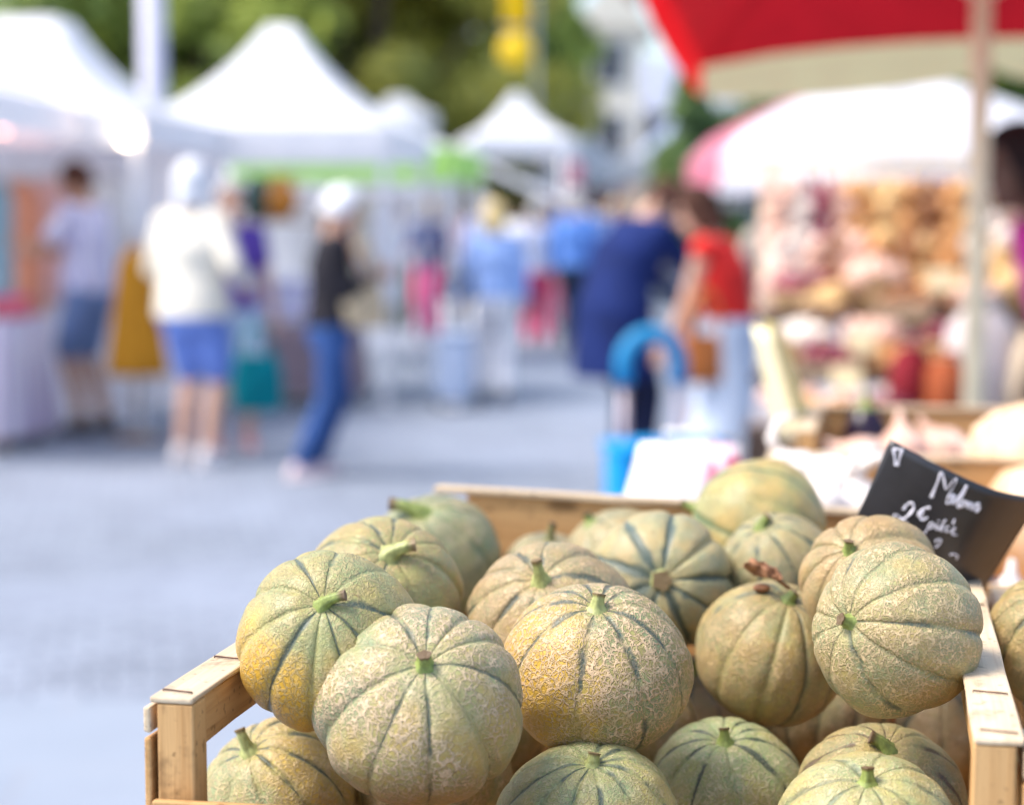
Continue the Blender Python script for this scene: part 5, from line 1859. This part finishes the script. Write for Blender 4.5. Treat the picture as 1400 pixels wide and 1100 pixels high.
# dark fruit and pink board row further back on the table
for k, (px, py, d, rr, lb) in enumerate(((1183, 598, 2.62, .034, 'dark purple aubergine standing out beside the yellow card'), (1160, 604, 2.7, .026, 'second dark purple aubergine, lower and smaller'))):
    c = at(px, py, d)
    bm = bmesh.new(); add_lathe(bm, [(0, -1.1 * rr), (rr * .6, -rr), (rr, -.3 * rr), (rr * .85, .5 * rr), (rr * .5, 1.15 * rr), (.0, 1.4 * rr)], (0, 0, 0), 24)
    o = mesh_obj('aubergine', bm, plain('aubergine_skin', (.018, .008, .025), .25), loc=c); tag(o, lb, 'aubergine')
    bm = bmesh.new(); add_lathe(bm, [(rr * .56, 1.0 * rr), (rr * .4, 1.35 * rr), (rr * .15, 1.5 * rr), (rr * .12, 1.9 * rr), (0, 1.92 * rr)], (0, 0, 0), 12)
    mesh_obj('stalk', bm, STEM_GREEN, o)
O6 = C0 + CV * .28 + CU * 1.42
crate('wooden_crate', O6, 'low dark edged crate holding the aubergines and pink bulbs', w=.95, d=.34, h=.125, staples=False)
for k in range(16):
    c = cp(.08 + .053 * k, .10 + .07 * (k % 3), -.052 + .006 * (k % 2), O6)
    bm = bmesh.new(); bulb(bm, V((0, 0, 0)), .038, Matrix.Rotation(RND.uniform(-1, 1), 3, 'X') @ Matrix.Rotation(RND.uniform(-1, 1), 3, 'Y'))
    tag(mesh_obj('shallot', bm, BULBS[0][1], loc=c), 'rosy bulb in the low crate behind the price card', 'shallot', 'rosy bulbs in the low crate')

# the folded yellow card, seen nearly edge on
yc = empty('folded_card', at(1094, 604, 2.55), 0, 'pale yellow folded card standing tilted above the crate of bulbs', 'card')
YC = plain('yellow_card', (.80, .62, .22), .6, 0, .05, 6)
YC2 = plain('cream_card', (.84, .74, .46), .6, 0, .05, 6)
b0, b1, t0, t1 = at(1068, 604, 2.5), at(1112, 603, 2.62), at(1036, 440, 2.5), at(1060, 436, 2.66)
for nm, q, mt in (('front_leaf', (at(1064, 602, 2.50), at(1096, 604, 2.46), at(1052, 452, 2.46), at(1027, 446, 2.50)), YC2), ('back_leaf', (at(1096, 604, 2.462), at(1120, 594, 2.62), at(1062, 440, 2.62), at(1050, 438, 2.462)), YC)):
    bm = bmesh.new()
    vs = [bm.verts.new(p - yc.location) for p in q]
    bm.faces.new(vs)
    bmesh.ops.subdivide_edges(bm, edges=bm.edges[:], cuts=6, use_grid_fill=True)
    o = mesh_obj(nm, bm, mt, yc); m_ = o.modifiers.new('thick', 'SOLIDIFY'); m_.thickness = .003
bm = bmesh.new(); add_tube(bm, [at(1096, 606, 2.50) - yc.location, V((at(1098, 640, 2.52).x, at(1098, 640, 2.52).y, FLOORZ + .02)) - yc.location], .004, 8)
add_lathe(bm, [(.04, 0), (.04, .006), (.005, .012)], V((at(1098, 640, 2.52).x, at(1098, 640, 2.52).y, FLOORZ - .004)) - yc.location, 16)
mesh_obj('prong', bm, PINE_DARK, yc)

# white paper bag with a pink print
pbg = at(930, 712, 2.42); pbg.z = FLOORZ - .012
wb = empty('paper_bag', pbg, rad(-12), 'white paper bag with a pink print lying behind the crate', 'bag')
hh = at(930, 606, 2.42).z - pbg.z
t = NT('printed_paper')
P = t.obj()
n_ = t.noise(P, 22, 2)
sp = t.node('ShaderNodeSeparateXYZ'); t.ln(P, sp.inputs[0])
mk = t.math('MULTIPLY', t.remap(n_.outputs[0], .46, .52), t.math('MULTIPLY', t.remap(sp.outputs[0], .028, .045), t.remap(sp.outputs[2], hh * .45, hh * .6)))
mk2 = t.math('MULTIPLY', t.remap(n_.outputs[0], .60, .64), t.remap(sp.outputs[2], hh * .35, hh * .2))
t.color(t.mix(t.math('MAXIMUM', mk, mk2), (.84, .80, .84), (.72, .16, .26)))
t.b.inputs['Roughness'].default_value = .6
t.ln(t.bump(t.noise(P, 30, 3).outputs[0], .5, .006), t.b.inputs['Normal'])
bm = bmesh.new()
vs = add_rings(bm, [(V((.012 * u, 0, u * hh)), V((.080 * q, 0, 0)), V((0, .05 * q2, 0))) for u, q, q2 in ((0, 1, 1), (.15, 1.02, 1.05), (.5, .98, .95), (.8, .86, .7), (1, .80, .35))], 28)
for v in bm.verts: v.co += V((noise.noise(v.co * 26), noise.noise(v.co * 26 + V((7, 0, 0))), noise.noise(v.co * 20 + V((0, 7, 0))) * .5)) * .009
mesh_obj('paper', bm, t.m, wb)
bm = bmesh.new(); add_tube(bm, [V((-.03 + .012, -.012, hh * .98)), V((-.02, -.012, hh * 1.12)), V((.035, -.012, hh * 1.12)), V((.045, -.012, hh * .98))], .003, 8)
mesh_obj('handle', bm, plain('twisted_paper', (.8, .78, .78), .7), wb)

# ------------------------------------------------------------------ chalk price card
o_ = at(1217, 600, 1.315)
ex = (RIGHT * .915 - UP * .40).normalized()
ey = (-UP * .93 - RIGHT * .335 + FWD * .0).normalized()
ey = (ey - ex * ey.dot(ex)).normalized()
# lean the card back
nrm = ex.cross(ey).normalized()
tilt = Matrix.Rotation(rad(20), 3, ex)
ey = tilt @ ey
nrm = ex.cross(ey).normalized()
if nrm.y < 0: nrm = -nrm           # points away from the camera
CWD, CHT = .116, .150


def card_pt(u, v, lift=0.0):
    """u across, v down, in metres from the upper corner"""
    a = u / CWD; b = v / CHT
    z = .030 * a * a * (.4 + .6 * b) * 0 - .020 * math.sin(PI * a) * (.7) - .030 * max(0, a - .62) ** 1.5 * -1
    z += .018 * max(0, .22 - a) / .22 * max(0, b - .35)
    z += .10 * max(0, a - .66) ** 1.3 * (.3 + b)
    n = nrm
    return o_ + ex * u + ey * v + n * (z - lift)


def unproject(zx, zy):
    """from the enlarged photograph (5.5 times, from 1160, 580) to the card's own u, v"""
    px, py = 1160 + zx / 5.5, 580 + zy / 5.5
    rr_ = ray(px, py)
    org = V((0, 0, CAM_H))
    k_ = (o_ - org).dot(nrm) / rr_.dot(nrm)
    p = org + rr_ * k_ - o_
    return p.dot(ex), p.dot(ey)


card = empty('price_card', o_, 0, 'black slate look price card with white handwriting, curling behind the melons', 'sign')
bm = bmesh.new()
g = []
for i in range(25):
    g.append([bm.verts.new(card_pt(CWD * i / 24 + .004 * math.sin(3 * j / 24) * (1 if i == 0 else 0), CHT * j / 24) - o_) for j in range(25)])
for i in range(24):
    for j in range(24):
        bm.faces.new((g[i][j], g[i + 1][j], g[i + 1][j + 1], g[i][j + 1]))
SL = plain('black_card', (.020, .019, .023), .42, 0, .2, 40, .05, .6)
o = mesh_obj('card_sheet', bm, SL, card); m_ = o.modifiers.new('thick', 'SOLIDIFY'); m_.thickness = .0012; m_.offset = 0
strokes = {
    'name_writing': [
        # Melons
        [(612, 500), (640, 430), (672, 350), (692, 300), (704, 340), (712, 400), (716, 445), (750, 400), (785, 355), (803, 345), (790, 390), (755, 450), (728, 500), (722, 530)],
        [(722, 530), (750, 535), (775, 500), (785, 470), (768, 468), (752, 500), (760, 535), (785, 530)],
        [(785, 530), (820, 480), (865, 420), (882, 395), (868, 425), (830, 490), (806, 545), (812, 565), (835, 550)],
        [(862, 515), (840, 520), (826, 545), (838, 562), (858, 550), (866, 525), (880, 520)],
        [(886, 520), (882, 550), (876, 575), (895, 545), (915, 530), (918, 550), (908, 585)],
        [(908, 585), (930, 555), (950, 540), (952, 545), (940, 590), (952, 598), (968, 580)],
        [(975, 540), (955, 548), (962, 565), (975, 575), (966, 592), (945, 590)],
    ],
    'price_writing': [
        [(408, 600), (425, 565), (455, 545), (482, 550), (484, 585), (455, 625), (415, 660), (370, 682), (345, 672), (338, 645), (358, 636), (385, 660), (410, 682), (438, 685)],
        [(605, 575), (580, 570), (545, 590), (522, 625), (530, 655), (555, 662), (585, 640)],
        [(512, 612), (560, 606)], [(508, 632), (552, 628)],
    ],
    'unit_writing': [
        [(600, 690), (585, 725), (562, 760)], [(600, 690), (625, 675), (632, 695), (612, 722), (592, 725)],
        [(655, 690), (640, 725), (655, 732), (668, 715)], [(664, 668), (670, 660)],
        [(672, 722), (700, 715), (705, 695), (688, 695), (674, 722), (684, 740), (704, 730)], [(700, 678), (722, 655)],
        [(742, 705), (722, 712), (716, 738), (732, 750), (752, 738)],
        [(755, 745), (782, 740), (792, 720), (776, 718), (762, 742), (772, 770), (805, 772)], [(772, 690), (786, 650)],
    ],
    'corner_mark': [[(338, 170), (345, 225), (352, 290)], [(404, 165), (385, 225), (366, 292)], [(340, 172), (362, 178), (380, 168)]],
    'lower_writing': [[(640, 822), (660, 800), (682, 802), (684, 822), (664, 850), (640, 862)], [(750, 922), (785, 915), (812, 935), (800, 960)]],
}
CHALK = plain('white_chalk', (.80, .78, .86), .9, 0, .1, 60, 0)
for nm, ls in strokes.items():
    bm = bmesh.new()
    for l in ls:
        pts = [unproject(*p) for p in l]
        # smooth the stroke
        for _ in range(2):
            q = [pts[0]]
            for a, b in zip(pts, pts[1:]):
                q.append((a[0] * .75 + b[0] * .25, a[1] * .75 + b[1] * .25)); q.append((a[0] * .25 + b[0] * .75, a[1] * .25 + b[1] * .75))
            q.append(pts[-1]); pts = q
        wdt = .00112 if nm in ('name_writing', 'price_writing', 'corner_mark') else .00072
        P3 = [card_pt(u, v, .0010) - o_ for u, v in pts]
        add_tube(bm, P3, [wdt * (.8 + .25 * math.sin(i * .7)) for i in range(len(P3))], 8, flat=.35, hint=nrm)
    mesh_obj(nm, bm, CHALK, card)
# the wooden prong that carries the card
bm = bmesh.new()
a_ = card_pt(CWD * .5, CHT * .75, -.004)
add_tube(bm, [card_pt(CWD * .5, CHT * .35, -.004) - o_, a_ - o_, V((a_.x, a_.y + .01, FLOORZ + .01)) - o_], .003, 8)
mesh_obj('prong', bm, PINE_DARK, card)

# ------------------------------------------------------------------ light
w = bpy.data.worlds.new('World')
sc.world = w
w.use_nodes = True
wn = w.node_tree
bg = wn.nodes['Background']
sky = wn.nodes.new('ShaderNodeTexSky')
sky.sky_type = 'NISHITA'
sky.sun_disc = False
SUN_EL, SUN_AZ = rad(56), rad(-98)          # azimuth from +Y towards +X
sky.sun_elevation = SUN_EL
sky.sun_rotation = SUN_AZ
sky.air_density = 1.0
sky.dust_density = 2.5
wn.links.new(sky.outputs[0], bg.inputs[0])
bg.inputs[1].default_value = .125
sd_ = bpy.data.lights.new('sun', 'SUN')
sd_.energy = 1.85
sd_.angle = rad(26)
sd_.color = (1, .93, .84)
so = bpy.data.objects.new('sun', sd_)
link(so)
to_sun = V((math.sin(SUN_AZ) * math.cos(SUN_EL), math.cos(SUN_AZ) * math.cos(SUN_EL), math.sin(SUN_EL)))
so.rotation_mode = 'QUATERNION'
so.rotation_quaternion = V((0, 0, 1)).rotation_difference(to_sun)
so.location = (-10, 5, 20)
sc.view_settings.view_transform = 'Standard'
sc.view_settings.look = 'None'
sc.view_settings.exposure = 1.45
sc.view_settings.gamma = 1.0
sc.render.engine = 'CYCLES'
sc.cycles.use_denoising = True
sc.cycles.max_bounces = 8
